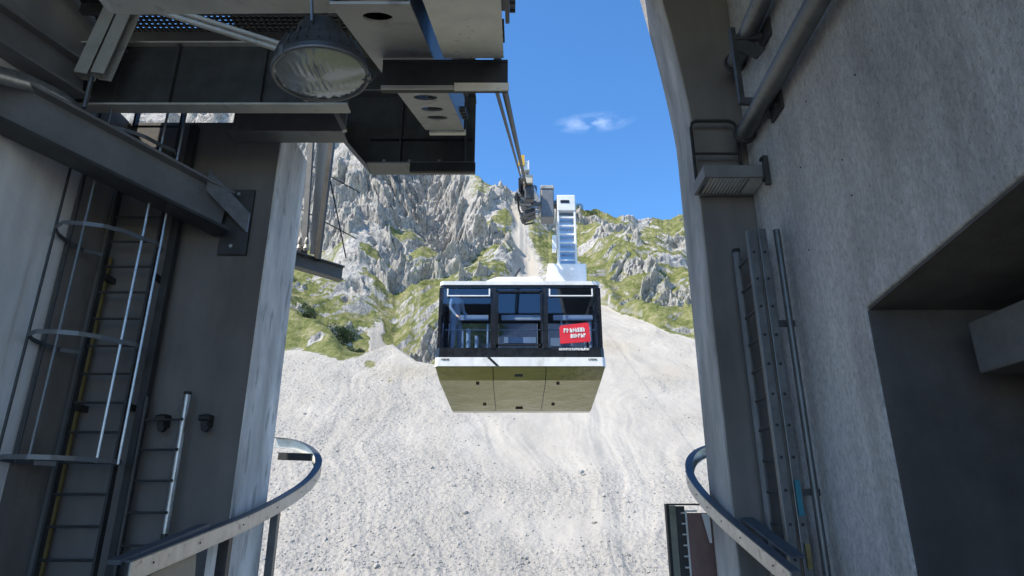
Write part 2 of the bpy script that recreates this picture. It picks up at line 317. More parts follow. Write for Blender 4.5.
    ny = -.72*m_; nz_ = 1-.33*m_
    D = D*m_
    above = smooth(-.004, .02, t)
    gr = fbm(X*.045, q*.06, 5, 120, .55)
    grass = smooth(-.20, .20, gr+.34-1.0*crag+.50*(1-smooth(.10, .5, t))+.08*smooth(-.02, .1, s)-.25*(st > .75)+.60*(1-smooth(.01, .11, t)))*smooth(-.005, .02, t)*(1-np.clip(bare*1.4, 0, 1))*(1-.85*smooth(.5, .68, t)*leftm)
    islet = np.exp(-(((s+.222)/.012)**2+((Y-88)/2.2)**2))+.5*np.exp(-(((s+.19)/.012)**2+((Y-80)/2)**2))
    nearg = smooth(-.2, .15, fbm(X*.03, Y*.34, 4, 140)+.05)*(1-smooth(36, 40.5, Y))
    tan = np.exp(-(((s+.155)/.05)**2+((Y-84)/3.5)**2))*.8+np.exp(-(((s-.15)/.06)**2+((Y-100)/7)**2))*.8+np.exp(-(((s-.25)/.05)**2+((Y-84)/4)**2))*.5+.8*(1-smooth(34, 41, Y))
    grass = np.clip(np.maximum(np.maximum(grass, islet*1.1), nearg), 0, 1)
    scm = np.clip((1-above)+bare, 0, 1)
    return X, Z+D*nz_, grass, scm, coarse, np.clip(tan*(.6+.6*gr), 0, 1), D*ny
s_in = np.linspace(-.47, .47, 860); s_out = np.concatenate([np.linspace(.475, .9, 60), np.linspace(.92, 5, 50)])
sv = np.concatenate([-s_out[::-1], s_in, s_out])
yv = np.concatenate([np.linspace(-160, 20, 40), np.linspace(21, 40, 24), np.geomspace(40.5, 258, 1150), np.linspace(262, 360, 30)])
SS, YY = np.meshgrid(sv, yv)
TX, TZ, TG, TS, TC, TT, TD = terrain(SS, YY)
nr, nc = SS.shape
co = np.stack([TX, YY+TD, TZ], -1).reshape(-1, 3)
idx = np.arange(nr*nc).reshape(nr, nc)
fa = np.stack([idx[:-1, :-1], idx[:-1, 1:], idx[1:, 1:], idx[1:, :-1]], -1).reshape(-1, 4)
me = bpy.data.meshes.new('mountain_terrain')
me.vertices.add(len(co)); me.vertices.foreach_set('co', co.astype(np.float32).ravel())
me.loops.add(fa.size); me.loops.foreach_set('vertex_index', fa.ravel().astype(np.int32))
me.polygons.add(len(fa)); me.polygons.foreach_set('loop_start', np.arange(0, fa.size, 4, dtype=np.int32)); me.polygons.foreach_set('loop_total', np.full(len(fa), 4, dtype=np.int32))
me.update()
for nm, arr in (('grass', TG), ('scree', TS), ('coarse', TC), ('tan', TT)):
    a = me.attributes.new(nm, 'FLOAT', 'POINT'); a.data.foreach_set('value', arr.ravel().astype(np.float32))
tm = bpy.data.materials.new('mountain'); tm.use_nodes = True; t = tm.node_tree; N = t.nodes; l = t.links.new
b = N['Principled BSDF']; b.inputs['Roughness'].default_value = .95; b.inputs['Specular IOR Level'].default_value = .15
c = N.new('ShaderNodeTexCoord'); O = c.outputs['Object']
def nz_(sc, det=6, ro=.6, st=None, typ='ShaderNodeTexNoise'):
    n = N.new(typ); n.inputs['Scale'].default_value = sc
    if typ == 'ShaderNodeTexNoise': n.inputs['Detail'].default_value = det; n.inputs['Roughness'].default_value = ro
    if st:
        m_ = N.new('ShaderNodeMapping'); m_.inputs['Scale'].default_value = st; l(O, m_.inputs['Vector']); l(m_.outputs[0], n.inputs['Vector'])
    else: l(O, n.inputs['Vector'])
    return n.outputs[0]
def ramp(f, stops):
    r = N.new('ShaderNodeValToRGB'); e = r.color_ramp.elements; e[0].position, e[0].color = stops[0][0], stops[0][1]+(1,); e[1].position, e[1].color = stops[-1][0], stops[-1][1]+(1,)
    for p, q in stops[1:-1]:
        x = e.new(p); x.color = q+(1,)
    l(f, r.inputs[0]); return r.outputs[0]
def mixc(f, a, b_, typ='MIX'):
    x = N.new('ShaderNodeMixRGB'); x.blend_type = typ
    if isinstance(f, float): x.inputs[0].default_value = f
    else: l(f, x.inputs[0])
    l(a, x.inputs[1]) if not isinstance(a, tuple) else setattr(x.inputs[1], 'default_value', a+(1,))
    l(b_, x.inputs[2]) if not isinstance(b_, tuple) else setattr(x.inputs[2], 'default_value', b_+(1,))
    return x.outputs[0]
def att(n):
    a = N.new('ShaderNodeAttribute'); a.attribute_name = n; return a.outputs['Fac']
def mth(op, a, b_=0., cl=False):
    x = N.new('ShaderNodeMath'); x.operation = op; x.use_clamp = cl
    for i, q in ((0, a), (1, b_)):
        if isinstance(q, (int, float)): x.inputs[i].default_value = q
        else: l(q, x.inputs[i])
    return x.outputs[0]
def mr(f, a, b_, c_=0., d=1.):
    x = N.new('ShaderNodeMapRange'); l(f, x.inputs[0]); x.inputs[1].default_value = a; x.inputs[2].default_value = b_; x.inputs[3].default_value = c_; x.inputs[4].default_value = d; return x.outputs[0]
rockc = ramp(nz_(.45, 10, .78), [(.3, (.15, .145, .14)), (.42, (.31, .295, .275)), (.58, (.44, .42, .385)), (.72, (.54, .515, .47))])
rockc = mixc(mr(nz_(2.2, 5, .7, (1, 1, .35)), .50, .62), rockc, (.17, .165, .165))
grassc = ramp(nz_(.42, 10, .78), [(.32, (.045, .065, .022)), (.43, (.10, .115, .037)), (.51, (.155, .163, .058)), (.59, (.235, .215, .115)), (.68, (.34, .31, .22))])
screec = ramp(nz_(.16, 9, .65, (1, .4, .7)), [(.32, (.345, .317, .274)), (.7, (.425, .392, .342))])
vor = N.new('ShaderNodeTexVoronoi'); vor.inputs['Scale'].default_value = 3.2; vor.inputs['Randomness'].default_value = 1; vwn = N.new('ShaderNodeTexNoise'); vwn.inputs['Scale'].default_value = 1.3; vwn.inputs['Detail'].default_value = 6; l(O, vwn.inputs['Vector']); l(mixc(.35, O, vwn.outputs['Color'], 'ADD'), vor.inputs['Vector'])
vsep = N.new('ShaderNodeSeparateColor'); l(vor.outputs['Color'], vsep.inputs[0])
screec = mixc(mth('MULTIPLY', mr(vsep.outputs[0], .62, .95), mr(att('coarse'), .1, 1, .05, .42), True), screec, (.25, .24, .225))
screec = mixc(mth('MULTIPLY', att('tan'), .8, True), screec, (.36, .31, .22))
sm = mth('ADD', att('scree'), mth('MULTIPLY', mth('SUBTRACT', nz_(.8, 5), .5), .5)); base = mixc(mr(sm, .4, .6), rockc, screec)
geo = N.new('ShaderNodeNewGeometry'); sx = N.new('ShaderNodeSeparateXYZ'); l(geo.outputs['Normal'], sx.inputs[0])
gm = mth('ADD', mth('MULTIPLY', att('grass'), .82), mth('MULTIPLY', mth('SUBTRACT', nz_(.75, 9, .8), .5), 1.9)); gm = mth('MULTIPLY', mr(gm, .44, .60), mr(sx.outputs['Z'], .28, .46), True)
base = mixc(gm, base, grassc)
l(base, b.inputs['Base Color'])
bp = N.new('ShaderNodeBump'); bp.inputs['Strength'].default_value = .9; bp.inputs['Distance'].default_value = .25
hh = mth('ADD', mth('MULTIPLY', nz_(2.6, 7, .7), mr(mth('MULTIPLY', att('scree'), mth('SUBTRACT', 1, att('coarse'))), 0, 1, 1, .35)), mth('MULTIPLY', vor.outputs['Distance'], mr(att('coarse'), 0, 1, .05, .5))); l(hh, bp.inputs['Height']); l(bp.outputs[0], b.inputs['Normal'])
me.materials.append(tm)
terr = bpy.data.objects.new('mountain_ground', me); COL.objects.link(terr); structure(terr)

def ground_at(s, Y): return [float(q[0]) for q in terrain(np.array([s]), np.array([float(Y)]))[:3]]
# loose stones on the scree
def stones(n=6000):
    ico = bmesh.new(); bmesh.ops.create_icosphere(ico, subdivisions=1, radius=1); iv = np.array([v.co[:] for v in ico.verts]); fi = np.array([[v.index for v in f.verts] for f in ico.faces]); ico.free()
    rs = np.random.RandomState(3)
    s = rs.uniform(-.42, .42, n*3); Y = 42+80*rs.uniform(0, 1, n*3)**1.7
    X, Z, g, sc, coa, tn, _ = terrain(s, Y); keep = (sc > .9) & (g < .3) & (rs.uniform(0, 1, n*3) < .05+coa*.9) & (Z/Y < .31)
    X, Y, Z, coa = X[keep][:n], Y[keep][:n], Z[keep][:n], coa[keep][:n]; k = len(X)
    r = np.clip(rs.lognormal(-3.05, .45, k), .025, .26)
    d = rs.uniform(.6, 1.3, (k, len(iv), 1)); sq = rs.uniform(.6, 1.2, (k, 1, 3)); V = iv[None]*d*sq*r[:, None, None]
    V = V+np.stack([X, Y, Z+r*.25], -1)[:, None]
    F = fi[None]+(np.arange(k)*len(iv))[:, None, None]
    me = bpy.data.meshes.new('loose_stones'); me.from_pydata(V.reshape(-1, 3).tolist(), [], F.reshape(-1, 3).tolist()); me.materials.append(M['stone'])
    o = bpy.data.objects.new('loose_stones', me); COL.objects.link(o)
    tag(o, 'pale loose stones scattered over the scree slope', 'stones', kind='stuff')
M['stone'] = mat('stone', (.35, .33, .30), .95, var=.3, scale=.8)
stones()

# dwarf pines
def pine(s, Y, w, h, label, n=900, seed=0):
    X, Z, _ = ground_at(s, Y); rs = random.Random(seed)
    root = thing('dwarf_pine', (X, Y, Z), label, 'shrub', 'dwarf pines on the mountain')
    tr = MB()
    for i in range(5):
        a = rs.uniform(0, 6.28); q = rs.uniform(.3, .7)
        tr.tube([(0, 0, -.3), (math.cos(a)*w*.15, math.sin(a)*w*.15, h*.35), (math.cos(a)*w*q*.5, math.sin(a)*w*q*.5, h*.75)], [.10, .07, .03], 6)
    tr.build('trunk', 'bark', root)
    cr = MB(); cl = [(rs.gauss(0, .30)*w, rs.gauss(0, .25)*w, rs.uniform(.25, .85)*h, rs.uniform(.12, .26)*w) for _ in range(11)]
    for _ in range(n):
        cx, cy, cz, cr_ = rs.choice(cl); v = Vector((rs.gauss(0, 1), rs.gauss(0, 1), rs.gauss(0, 1))).normalized()*cr_*rs.uniform(.5, 1.1); v.z *= .7
        p = Vector((cx, cy, max(.05, cz)))+v; d = (v.normalized()+Vector((rs.uniform(-.5, .5), rs.uniform(-.5, .5), .7))).normalized(); sd_ = d.cross(Vector((rs.uniform(-1, 1), rs.uniform(-1, 1), .2))).normalized(); q = rs.uniform(.10, .24)
        cr.add([p-sd_*q*.5, p+sd_*q*.5, p+d*q*1.8], [(0, 1, 2)])
    cr.build('crown', 'needles', root)
pine(-.275, 103, 6.5, 2.6, 'broad dark dwarf pine on the grassy hump left of the little scree fan', 2600, 1)
pine(-.320, 104, 3.2, 1.8, 'small dark dwarf pine beside the left concrete pillar', 1000, 2)
pine(-.245, 101, 2.4, 1.3, 'low dark dwarf pine just above the mouth of the small scree fan', 700, 3)
pine(-.140, 101, 3.4, 1.6, 'dark dwarf pine on the grass bank close to the left end of the cable car', 1000, 4)
pine(-.03, 188, 4.2, 2.4, 'lone dark pine standing on the ridge left of the carriage', 800, 5)
pine(.105, 187, 6.0, 2.6, 'dark clump of pine on the ridge just right of the hanger', 1000, 6)
pine(.135, 186, 5.0, 2.0, 'flat dark pine on the ridge further right of the hanger', 900, 7)
pine(.25, 125, 2.6, 1.4, 'small dark pine on the right hand grass bands near the right pillar', 600, 8)

# ---------------------------------------------------------------- the station building
Xl, Xr = -4.45, 2.72
def wall_grid(name, poly, x0, x1, m, label): 
    o = MB().yz(poly, x0, x1).build(name, m, bevel=.018); return tag(o, label, 'wall')
# right roughcast wall with a doorway-like recess
wall_grid('concrete_wall', [(-2.5, -12), (.4, -12), (.4, 2.03), (3.05, 1.725), (4.78, 1.515), (4.78, -12), (6.58, -12), (6.58, 8.0), (-2.5, 8.0)], Xr, 4.6, 'roughcast', 'rough grey wall on the right with a deep dark recess cut into it')
tag(MB().box(Xl-.4, 4.9, -2.8, -2.503, -12, -1.2).build('rear_shade_wall', 'brown_concrete'), 'unseen low wall added behind the viewer to cut the light there', 'wall')  # not in view, added to dim the light from behind
tag(MB().box(4.603, 4.9, -2.5, 6.58, -12, 8).build('recess_wall', 'brown_concrete'), 'dark wall closing the back of the recess at the far right', 'wall')
rl0 = MB(); rl0.box(2.735, 4.598, 4.758, 4.777, -6, 1.49)  # thin lining added to darken the recess in place of shade
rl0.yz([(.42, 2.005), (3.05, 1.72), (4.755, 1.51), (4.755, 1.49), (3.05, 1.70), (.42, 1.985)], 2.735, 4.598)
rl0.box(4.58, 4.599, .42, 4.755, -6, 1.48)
tag(rl0.build('recess_shade_lining', 'recess'), 'added dark lining painting the shade inside the deep recess of the right wall', 'lining')
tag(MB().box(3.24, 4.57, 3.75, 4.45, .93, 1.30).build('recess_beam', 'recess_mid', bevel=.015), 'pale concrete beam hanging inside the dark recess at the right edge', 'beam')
wl = [o for o in bpy.data.objects if o.name == 'concrete_wall'][0]
for y_, z_ in ((4.7, 2.77), (4.66, 2.42), (5.4, 3.1), (5.1, 3.62), (4.3, 3.3), (5.5, 2.3)):
    h_ = MB().lathe([(.009, 0), (.008, .004)], (2.7195, y_, z_), (-1, 0, 0), 10).build('tie_hole', 'hole', wl)
# left wall (dim) and an added near panel, pale to paint the skylight on it
tag(MB().box(Xl-.4, Xl, -2.5, 6.5, -12, 4.33).box(Xl-.4, Xl, -2.5, 6.1, 4.331, 6.59).build('side_wall', 'brown_concrete', bevel=.01), 'dim brownish concrete wall behind the caged ladder, at the far left', 'wall')  # upper box added to keep the sun out of the hall
tag(MB().box(Xl+.002, Xl+.02, -2, 5.93, -1.6, 4.2).build('skylit_panel', 'skylit_pale', bevel=.01), 'added pale panel painting the skylight on the wall at the left edge, nearest the viewer', 'wall')
# left pillar
lp = thing('concrete_pillar', (-3.5, 6.9, -12), 'wide dim concrete pillar carrying the caged ladder, left of the bay', 'pillar')
part(MB().box(Xl-.4, -2.668, 6.502, 7.39, -12, 4.33), 'shaft', 'shaded_concrete', lp, bevel=.01)
part(MB().box(-2.667, -2.65, 6.50, 7.392, -12, 4.33), 'side_face', 'lit_board_concrete', lp)
# right pillar, thickening into a haunch at its top
rp = thing('concrete_pillar', (2.4, 6.9, -12), 'slim dark concrete pillar curving inward at its top, right of the bay', 'pillar')
prof = [(2.11, -12)]+[(2.11-.30*max(0, (z-4.35)/2.4)**1.3, z) for z in np.linspace(4.2, 8.5, 18)]
part(MB().xz([(x+.018, z) for x, z in prof]+[(4.6, 8.5), (4.6, -12)], 6.583, 7.27), 'shaft', 'shaded_concrete', rp)
part(MB().xz(prof+[(x+.017, z) for x, z in prof[::-1]], 6.581, 7.273), 'side_face', 'lit_grey_board', rp)
tag(MB().box(Xl, Xr, -2.5, 1.2, -1.9, -1.6).build('platform_floor', 'concrete'), 'concrete platform floor under the viewer', 'floor')['kind'] = 'structure'
tag(MB().box(Xl, Xr, .9, 1.2, -12, -1.9).build('platform_wall', 'concrete'), 'concrete wall under the platform edge', 'wall')
# the roof: long over the hall, drawn out to keep sun off steelwork and haunch
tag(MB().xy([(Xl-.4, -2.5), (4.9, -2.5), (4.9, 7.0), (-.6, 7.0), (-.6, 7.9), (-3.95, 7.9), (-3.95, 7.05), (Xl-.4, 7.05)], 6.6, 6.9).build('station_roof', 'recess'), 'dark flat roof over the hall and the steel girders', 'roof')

# ---------------------------------------------------------------- overhead steel
SL = .43   # slope of the rope line
def cross_girder(name, x0, x1, y, z0, z1, fw, label, m='dark_steel', stiff=(), mid=None, flange='pale_steel', cut=0):
    r = thing(name, ((x0+x1)/2, y, z0), label, 'girder', 'cross girders overhead'); t_ = .02
    part(MB().xz([(x0+cut, z0+t_), (x1, z0+t_), (x1, z1-t_), (x0, z1-t_)], y-.012, y+.012), 'web', m, r)
    part(MB().box(x0+cut, x1, y-fw/2, y+fw/2, z0-.004, z0+t_-.001), 'bottom_flange', flange, r, bevel=.003)
    part(MB().box(x0, x1, y-fw/2, y+fw/2, z1-t_+.001, z1), 'top_flange', flange, r, bevel=.003)
    for sx_ in stiff:
        part(MB().box(sx_-.012, sx_+.012, y-fw/2+.01, y-.013, z0+t_, z1-t_-.001), 'stiffener', m, r)
    if mid: part(MB().box(x0+cut, x1-.03, y-.07, y-.0135, mid-.02, mid+.02), 'stringer', m, r)
    return r
cross_girder('steel_girder', -4.4, -1.62, 5.5, 3.82, 4.58, .15, 'long dark girder across the top left with a pale lower flange', stiff=(-3.4, -2.5))
gE = cross_girder('steel_girder', -2.75, -.48, 7.35, 4.20, 5.30, .30, 'deep dark box girder hanging over the bay in front of the crags', stiff=(-1.43, -.60), mid=4.62, cut=.92, flange='painted_steel')
part(MB().bar((-2.75, 7.35, 5.30), (-1.83, 7.35, 4.20), .26, .02), 'end_plate', 'dark_steel', gE)
part(MB().box(-2.75, -.50, 7.34, 7.36, 5.303, 6.2), 'upper_web', 'dark_steel', gE)
for bx in (-1.62, -1.30, -.92): part(MB().cyl((bx, 7.24, 4.22), (bx, 7.24, 4.26), .022, 8), 'bolt', 'galv', gE)
part(MB().box(-1.28, -.46, 7.17, 7.21, 4.06, 4.19), 'lower_strip', 'black', gE)
gP = cross_girder('steel_girder', -3.16, -1.88, 6.34, 4.03, 4.66, .24, 'short dark girder fixed across the head of the left pillar', cut=.0, m='painted_steel', flange='painted_steel')
part(MB().bar((-2.14, 6.24, 4.60), (-1.86, 6.24, 4.04), .05, .05), 'end_strut', 'pale_steel', gP)
gC = cross_girder('steel_girder', -.936, -.03, 3.916, 2.87, 3.12, .05, 'short dark channel girder closing the ends of the two sloping beams', stiff=(), m='dark_steel', flange='dark_steel')
part(MB().box(-.41, -.022, 3.872, 3.888, 2.845, 2.905), 'wear_strip', 'cream_steel', gC)
part(MB().box(-.93, -.415, 3.874, 3.888, 2.856, 2.885), 'lip', 'pale_steel', gC)
def sloped(y, z0, y0): return z0+SL*(y-y0)
# cream beam
yb0, yb1 = 1.6, 3.83
zb = lambda y: 3.11+SL*(y-3.9)
cb = thing('sloping_beam', (-.27, 3, zb(3)), 'cream coloured sloping box beam beside the ropes', 'beam')
part(MB().yz([(yb0, zb(yb0)), (yb1, zb(yb1)), (yb1, zb(yb1)+.02), (yb0, zb(yb0)+.02)], -.485, -.06), 'bottom_plate', 'cream_steel', cb)
part(MB().yz([(yb0, zb(yb0)+.021), (yb1, zb(yb1)+.021), (yb1, zb(yb1)+.42), (yb0, zb(yb0)+.42)], -.47, -.455), 'left_web', 'grey_steel', cb)
part(MB().yz([(yb0, zb(yb0)+.021), (yb1, zb(yb1)+.021), (yb1, zb(yb1)+.42), (yb0, zb(yb0)+.42)], -.09, -.075), 'right_web', 'grey_steel', cb)
part(MB().yz([(yb0, zb(yb0)+.421), (yb1, zb(yb1)+.421), (yb1, zb(yb1)+.44), (yb0, zb(yb0)+.44)], -.51, -.04), 'top_plate', 'dark_steel', cb)
# splice plate with bolts on the right web
sp = part(MB().yz([(2.75, zb(2.75)+.02), (3.2, zb(3.2)+.02), (3.2, zb(3.2)+.25), (2.75, zb(2.75)+.25)], -.04, -.015), 'splice_plate', 'dark_steel', cb)
for k in range(4):
    yy_ = 2.80+k*.11; part(MB().cyl((-.014, yy_, zb(yy_)+.10), (.02, yy_, zb(yy_)+.10), .024, 8), 'bolt', 'dark_steel', cb)
for k in range(4):
    yy_ = 3.35+k*.11; part(MB().cyl((-.074, yy_, zb(yy_)+.10), (-.05, yy_, zb(yy_)+.10), .02, 8), 'bolt', 'dark_steel', cb)
# perforated beam
za = lambda y: 4.30+SL*(y-6.6)
pb = thing('sloping_beam', (-.79, 5, za(5)), 'pale grey sloping beam with a row of oval holes underneath', 'beam')
def perforated(x0, x1, y0, y1, holes, r):
    "a plate in the sloping plane with round holes cut through"
    bmq = bmesh.new(); zoff = za(y0)
    def vv(x, y): return bmq.verts.new((x, y, za(y)))
    cx = (x0+x1)/2; mb = MB(); edges = [y0]+[(holes[i]+holes[i+1])/2 for i in range(len(holes)-1)]+[y1]
    for i, hy in enumerate(holes):
        a, b_ = edges[i], edges[i+1]; n = 24; inner = []; outer = []
        for k in range(n):
            an = 2*math.pi*k/n+math.pi/n; c_, s_ = math.cos(an), math.sin(an); inner.append((cx+r[i]*c_, hy+r[i]*s_*.9))
            tx = (x1-cx)/abs(c_) if abs(c_) > 1e-6 else 1e9; ty = ((b_-hy) if s_ > 0 else (hy-a))/abs(s_) if abs(s_) > 1e-6 else 1e9; q = min(tx, ty); outer.append((cx+c_*q, hy+s_*q))
        cor = [(x1, b_), (x0, b_), (x0, a), (x1, a)]
        vs = [(x, y, za(y)) for x, y in inner+outer]; fs = [(k, (k+1) % n, n+(k+1) % n, n+k) for k in range(n)]
        for c2 in cor:
            best = None
            for k in range(n):
                p, q = outer[k], outer[(k+1) % n]
                if (abs(p[0]-c2[0]) < 1e-6 and abs(q[1]-c2[1]) < 1e-6) or (abs(q[0]-c2[0]) < 1e-6 and abs(p[1]-c2[1]) < 1e-6): best = k
            if best is not None: vs.append((c2[0], c2[1], za(c2[1]))); fs.append((n+best, n+(best+1) % n, len(vs)-1))
        mb.add(vs, fs)
    return mb
pl_ = part(perforated(-1.02, -.57, 2.9, 6.62, [3.10, 4.05, 5.05, 5.52, 5.92], [.09, .11, .11, .11, .11]), 'perforated_plate', 'grey_paint', pb)
sdm = pl_.modifiers.new('thickness', 'SOLIDIFY'); sdm.thickness = .015; sdm.offset = 0
for nm, xa, xb in (('left_web', -1.02, -1.005), ('right_web', -.585, -.57)):
    part(MB().yz([(2.9, za(2.9)+.012), (6.62, za(6.62)+.012), (6.62, za(6.62)+.45), (2.9, za(2.9)+.45)], xa, xb), nm, 'grey_steel', pb)
part(MB().yz([(2.9, za(2.9)+.452), (6.62, za(6.62)+.452), (6.62, za(6.62)+.47), (2.9, za(2.9)+.47)], -1.06, -.53), 'top_plate', 'dark_steel', pb)
part(MB().box(-.98, -.55, 6.64, 6.70, za(6.62)-.03, za(6.62)+.015), 'end_lip', 'cream_steel', pb)
for k in range(3): part(MB().cyl((-.569, 6.1+k*.17, za(6.1+k*.17)+.14), (-.51, 6.1+k*.17, za(6.1+k*.17)+.14), .035, 8), 'bolt', 'dark_steel', pb)
# near cross plate from which the lamp hangs
cr_ = thing('cross_beam', (-1.3, 3.0, 2.84), 'pale flat cross beam at the very top edge, above the flood lamp', 'beam')
part(MB().prism([(-2.35, 0), (-.72, 0), (-.62, .03), (-.6, .18), (-2.45, .18), (-2.42, .03)], lambda p: (p[0], 2.86, 2.83+p[1]+(p[0]+1.3)*.01), lambda p: (p[0], 3.12, 2.83+p[1]+(p[0]+1.3)*.01)), 'plate', 'pale_steel', cr_, bevel=.01)
# walkway above the girder: solid plates and one run of grating that lets the sky through
wk = thing('walkway', (-3, 5.5, 4.95), 'dark maintenance walkway above the long girder with a strip of open grating', 'walkway')
part(MB().box(-4.4, -1.25, 3.3, 5.47, 4.95, 4.98), 'near_plate', 'dark_steel', wk)
part(MB().box(-4.4, -1.25, 5.72, 6.15, 4.95, 4.98), 'far_plate', 'dark_steel', wk)
g = MB()
for k in range(50): g.box(-4.38+k*.062, -4.362+k*.062, 5.47, 5.72, 4.95, 4.98)
for k in range(5): g.box(-4.4, -1.25, 5.475+k*.055, 5.487+k*.055, 4.951, 4.979)
part(g, 'grating', 'dark_steel', wk)
part(MB().box(-4.4, -1.25, 5.30, 5.36, 4.84, 4.948), 'joist', 'grey_steel', wk)
part(MB().box(-4.4, -1.25, 4.80, 4.88, 4.80, 4.948), 'joist', 'grey_steel', wk)
# double post, brace beams, duct, conduits
dp = thing('steel_post', (-4.0, 5.2, 3.9), 'twin grey steel channel post leaning above the girder at the top left', 'post')
for dx in (-.075, .085): part(MB().chan((-4.02+dx, 5.2, 3.97), (-3.72+dx, 5.16, 5.6), .135, .13, .012, up=(0, -1, 0)), 'channel', 'grey_paint', dp, bevel=.004)
part(MB().cyl((-4.02, 5.2, 3.62), (-4.02, 5.2, 3.96), .022, 8), 'tie_rod', 'grey_steel', dp)
br = thing('brace_beam', (-3.08, 6.5, 3.05), 'heavy grey diagonal brace beam running from the left wall to the pillar', 'beam')
A0, A1 = Vector((-4.372, 4.64, 3.37)), Vector((-3.10, 6.38, 3.12))
part(MB().bar(A0, A1, .16, .46, poly=[(-.08,-.23),(.08,-.23),(.08,-.20),(-.03,-.20),(-.03,.20),(.08,.20),(.08,.23),(-.08,.23)][::-1]), 'beam_body', 'painted_steel', br, bevel=.006)
part(MB().bar(A0+Vector((0, 0, -.25)), A1+Vector((0, 0, -.25)), .26, .03), 'lower_flange', 'dark_steel', br)
part(MB().box(-3.17, -2.86, 6.46, 6.497, 2.65, 3.43), 'wall_plate', 'dark_steel', br, bevel=.004)
sunlit_quad = [(-3.245, 6.15, 3.50), (-3.225, 6.12, 3.244), (-2.87, 6.42, 2.894), (-2.88, 6.44, 3.124)]  # pale plate added in place of sunlight on the beam flange
part(MB().add(sunlit_quad+[(x+.01, y+.018, z+.01) for x, y, z in sunlit_quad], [(0,1,2,3),(7,6,5,4),(0,4,5,1),(1,5,6,2),(2,6,7,3),(3,7,4,0)]), 'gusset', 'galv', br)
for z in (2.74, 3.36): part(MB().cyl((-3.02, 6.459, z), (-3.02, 6.43, z), .02, 8), 'bolt', 'galv', br)
b2 = tag(MB().ibeam((-4.40, 3.9, 3.80), (-4.22, 5.36, 4.02), .22, .34, .025).build('brace_beam', 'painted_steel', bevel=.005), 'shorter grey steel beam above the diagonal brace at the left edge', 'beam')
tag(MB().tube([(-4.33, 4.0, 3.15), (-4.30, 4.4, 3.42), (-4.26, 4.8, 3.60), (-4.2, 5.1, 3.66), (-4.1, 5.35, 3.60), (-4.02, 5.5, 3.48)], .075, 14).build('air_duct', 'galv', smooth=50), 'pale curved metal duct between the two steel beams at the left', 'duct')
cdm = thing('conduit', (-2.1, 3.6, 3.2), 'pair of thin pale conduits running from the top left to the lamp', 'conduit')
for dz in (0, .05): part(MB().cyl((-2.75, 3.30, 3.20+dz), (-1.55, 3.93, 3.18+dz), .019, 10), 'tube', 'pale_steel', cdm, smooth=40)

# ---------------------------------------------------------------- flood lamp
lc = Vector((-1.065, 3.02, 2.33)); ax = Vector((-.10, -.07, 1)).normalized()
fl = thing('flood_lamp', lc, 'round ribbed flood lamp with dark housing hanging under the pale cross beam', 'lamp')
hp = [(.285, -.005), (.285, .02), (.27, .04), (.262, .09), (.235, .14), (.19, .18), (.14, .20), (.135, .30), (.12, .32), (0.0, .33)]
part(MB().lathe(hp, lc, ax, 40), 'housing', 'dark_steel', fl, smooth=35)
fins = MB()
for k in range(28):
    a = 2*math.pi*k/28; u = ax.cross(Vector((1, 0, 0))).normalized(); v = ax.cross(u); d = u*math.cos(a)+v*math.sin(a)
    fins.bar(lc+d*.270+ax*.05, lc+d*.225+ax*.165, .006, .02, up=d)
part(fins, 'cooling_fins', 'dark_steel', fl)
rim = MB(); u = ax.cross(Vector((1, 0, 0))).normalized(); v = ax.cross(u)
rim.tube([lc-ax*.012+(u*math.cos(2*math.pi*k/40)+v*math.sin(2*math.pi*k/40))*.278 for k in range(40)], .013, 8, closed=True)
part(rim, 'rim', 'grey_steel', fl, smooth=60)
# ribbed lens, dished outward slightly
ln_ = MB(); n = 64; rings = []
gx_ = [(i/14.0) for i in range(15)]
lv = []; lf = []
for i, q in enumerate(gx_):
    for k in range(n):
        a = 2*math.pi*k/n; pu, pv = math.cos(a)*q*.266, math.sin(a)*q*.266
        lv.append(lc+u*pu+v*pv-ax*(.01+.03*(1-q*q)+.006*math.sin((pu*u.x+pv*v.x)*170)))
for i in range(14):
    for k in range(n): lf.append((i*n+k, i*n+(k+1) % n, (i+1)*n+(k+1) % n, (i+1)*n+k))
ln_.add(lv, lf)
part(ln_, 'lens', 'lamp_glass', fl, smooth=60)
part(MB().lathe([(.25, .004), (.215, .08), (.14, .14), (.05, .175)], lc, ax, 32), 'reflector', 'galv', fl, smooth=60)
part(MB().lathe([(.0, .03), (.03, .04), (.045, .08), (.03, .15), (.03, .19)], lc, ax, 16), 'bulb', 'white_paint', fl, smooth=60)
for a in (2.6, 4.9, .6): 
    d = u*math.cos(a)+v*math.sin(a); part(MB().bar(lc+d*.285-ax*.03, lc+d*.285+ax*.03, .03, .025, up=d), 'clip', 'grey_steel', fl)
yk = MB()
yk.bar(lc+u*.16+ax*.24, lc+u*.17+ax*.57, .03, .012, up=v); yk.bar(lc-u*.16+ax*.24, lc-u*.17+ax*.57, .03, .012, up=v); yk.bar(lc-u*.18+ax*.575, lc+u*.18+ax*.575, .03, .012)
part(yk, 'yoke', 'grey_steel', fl)
part(MB().tube([lc+Vector((.27, .02, .06)), lc+Vector((.33, .02, .0)), lc+Vector((.30, .02, -.05)), lc+Vector((.25, .02, -.03))], .006, 6), 'safety_cable', 'dark_steel', fl)

fl.scale = (.92, .92, .92)
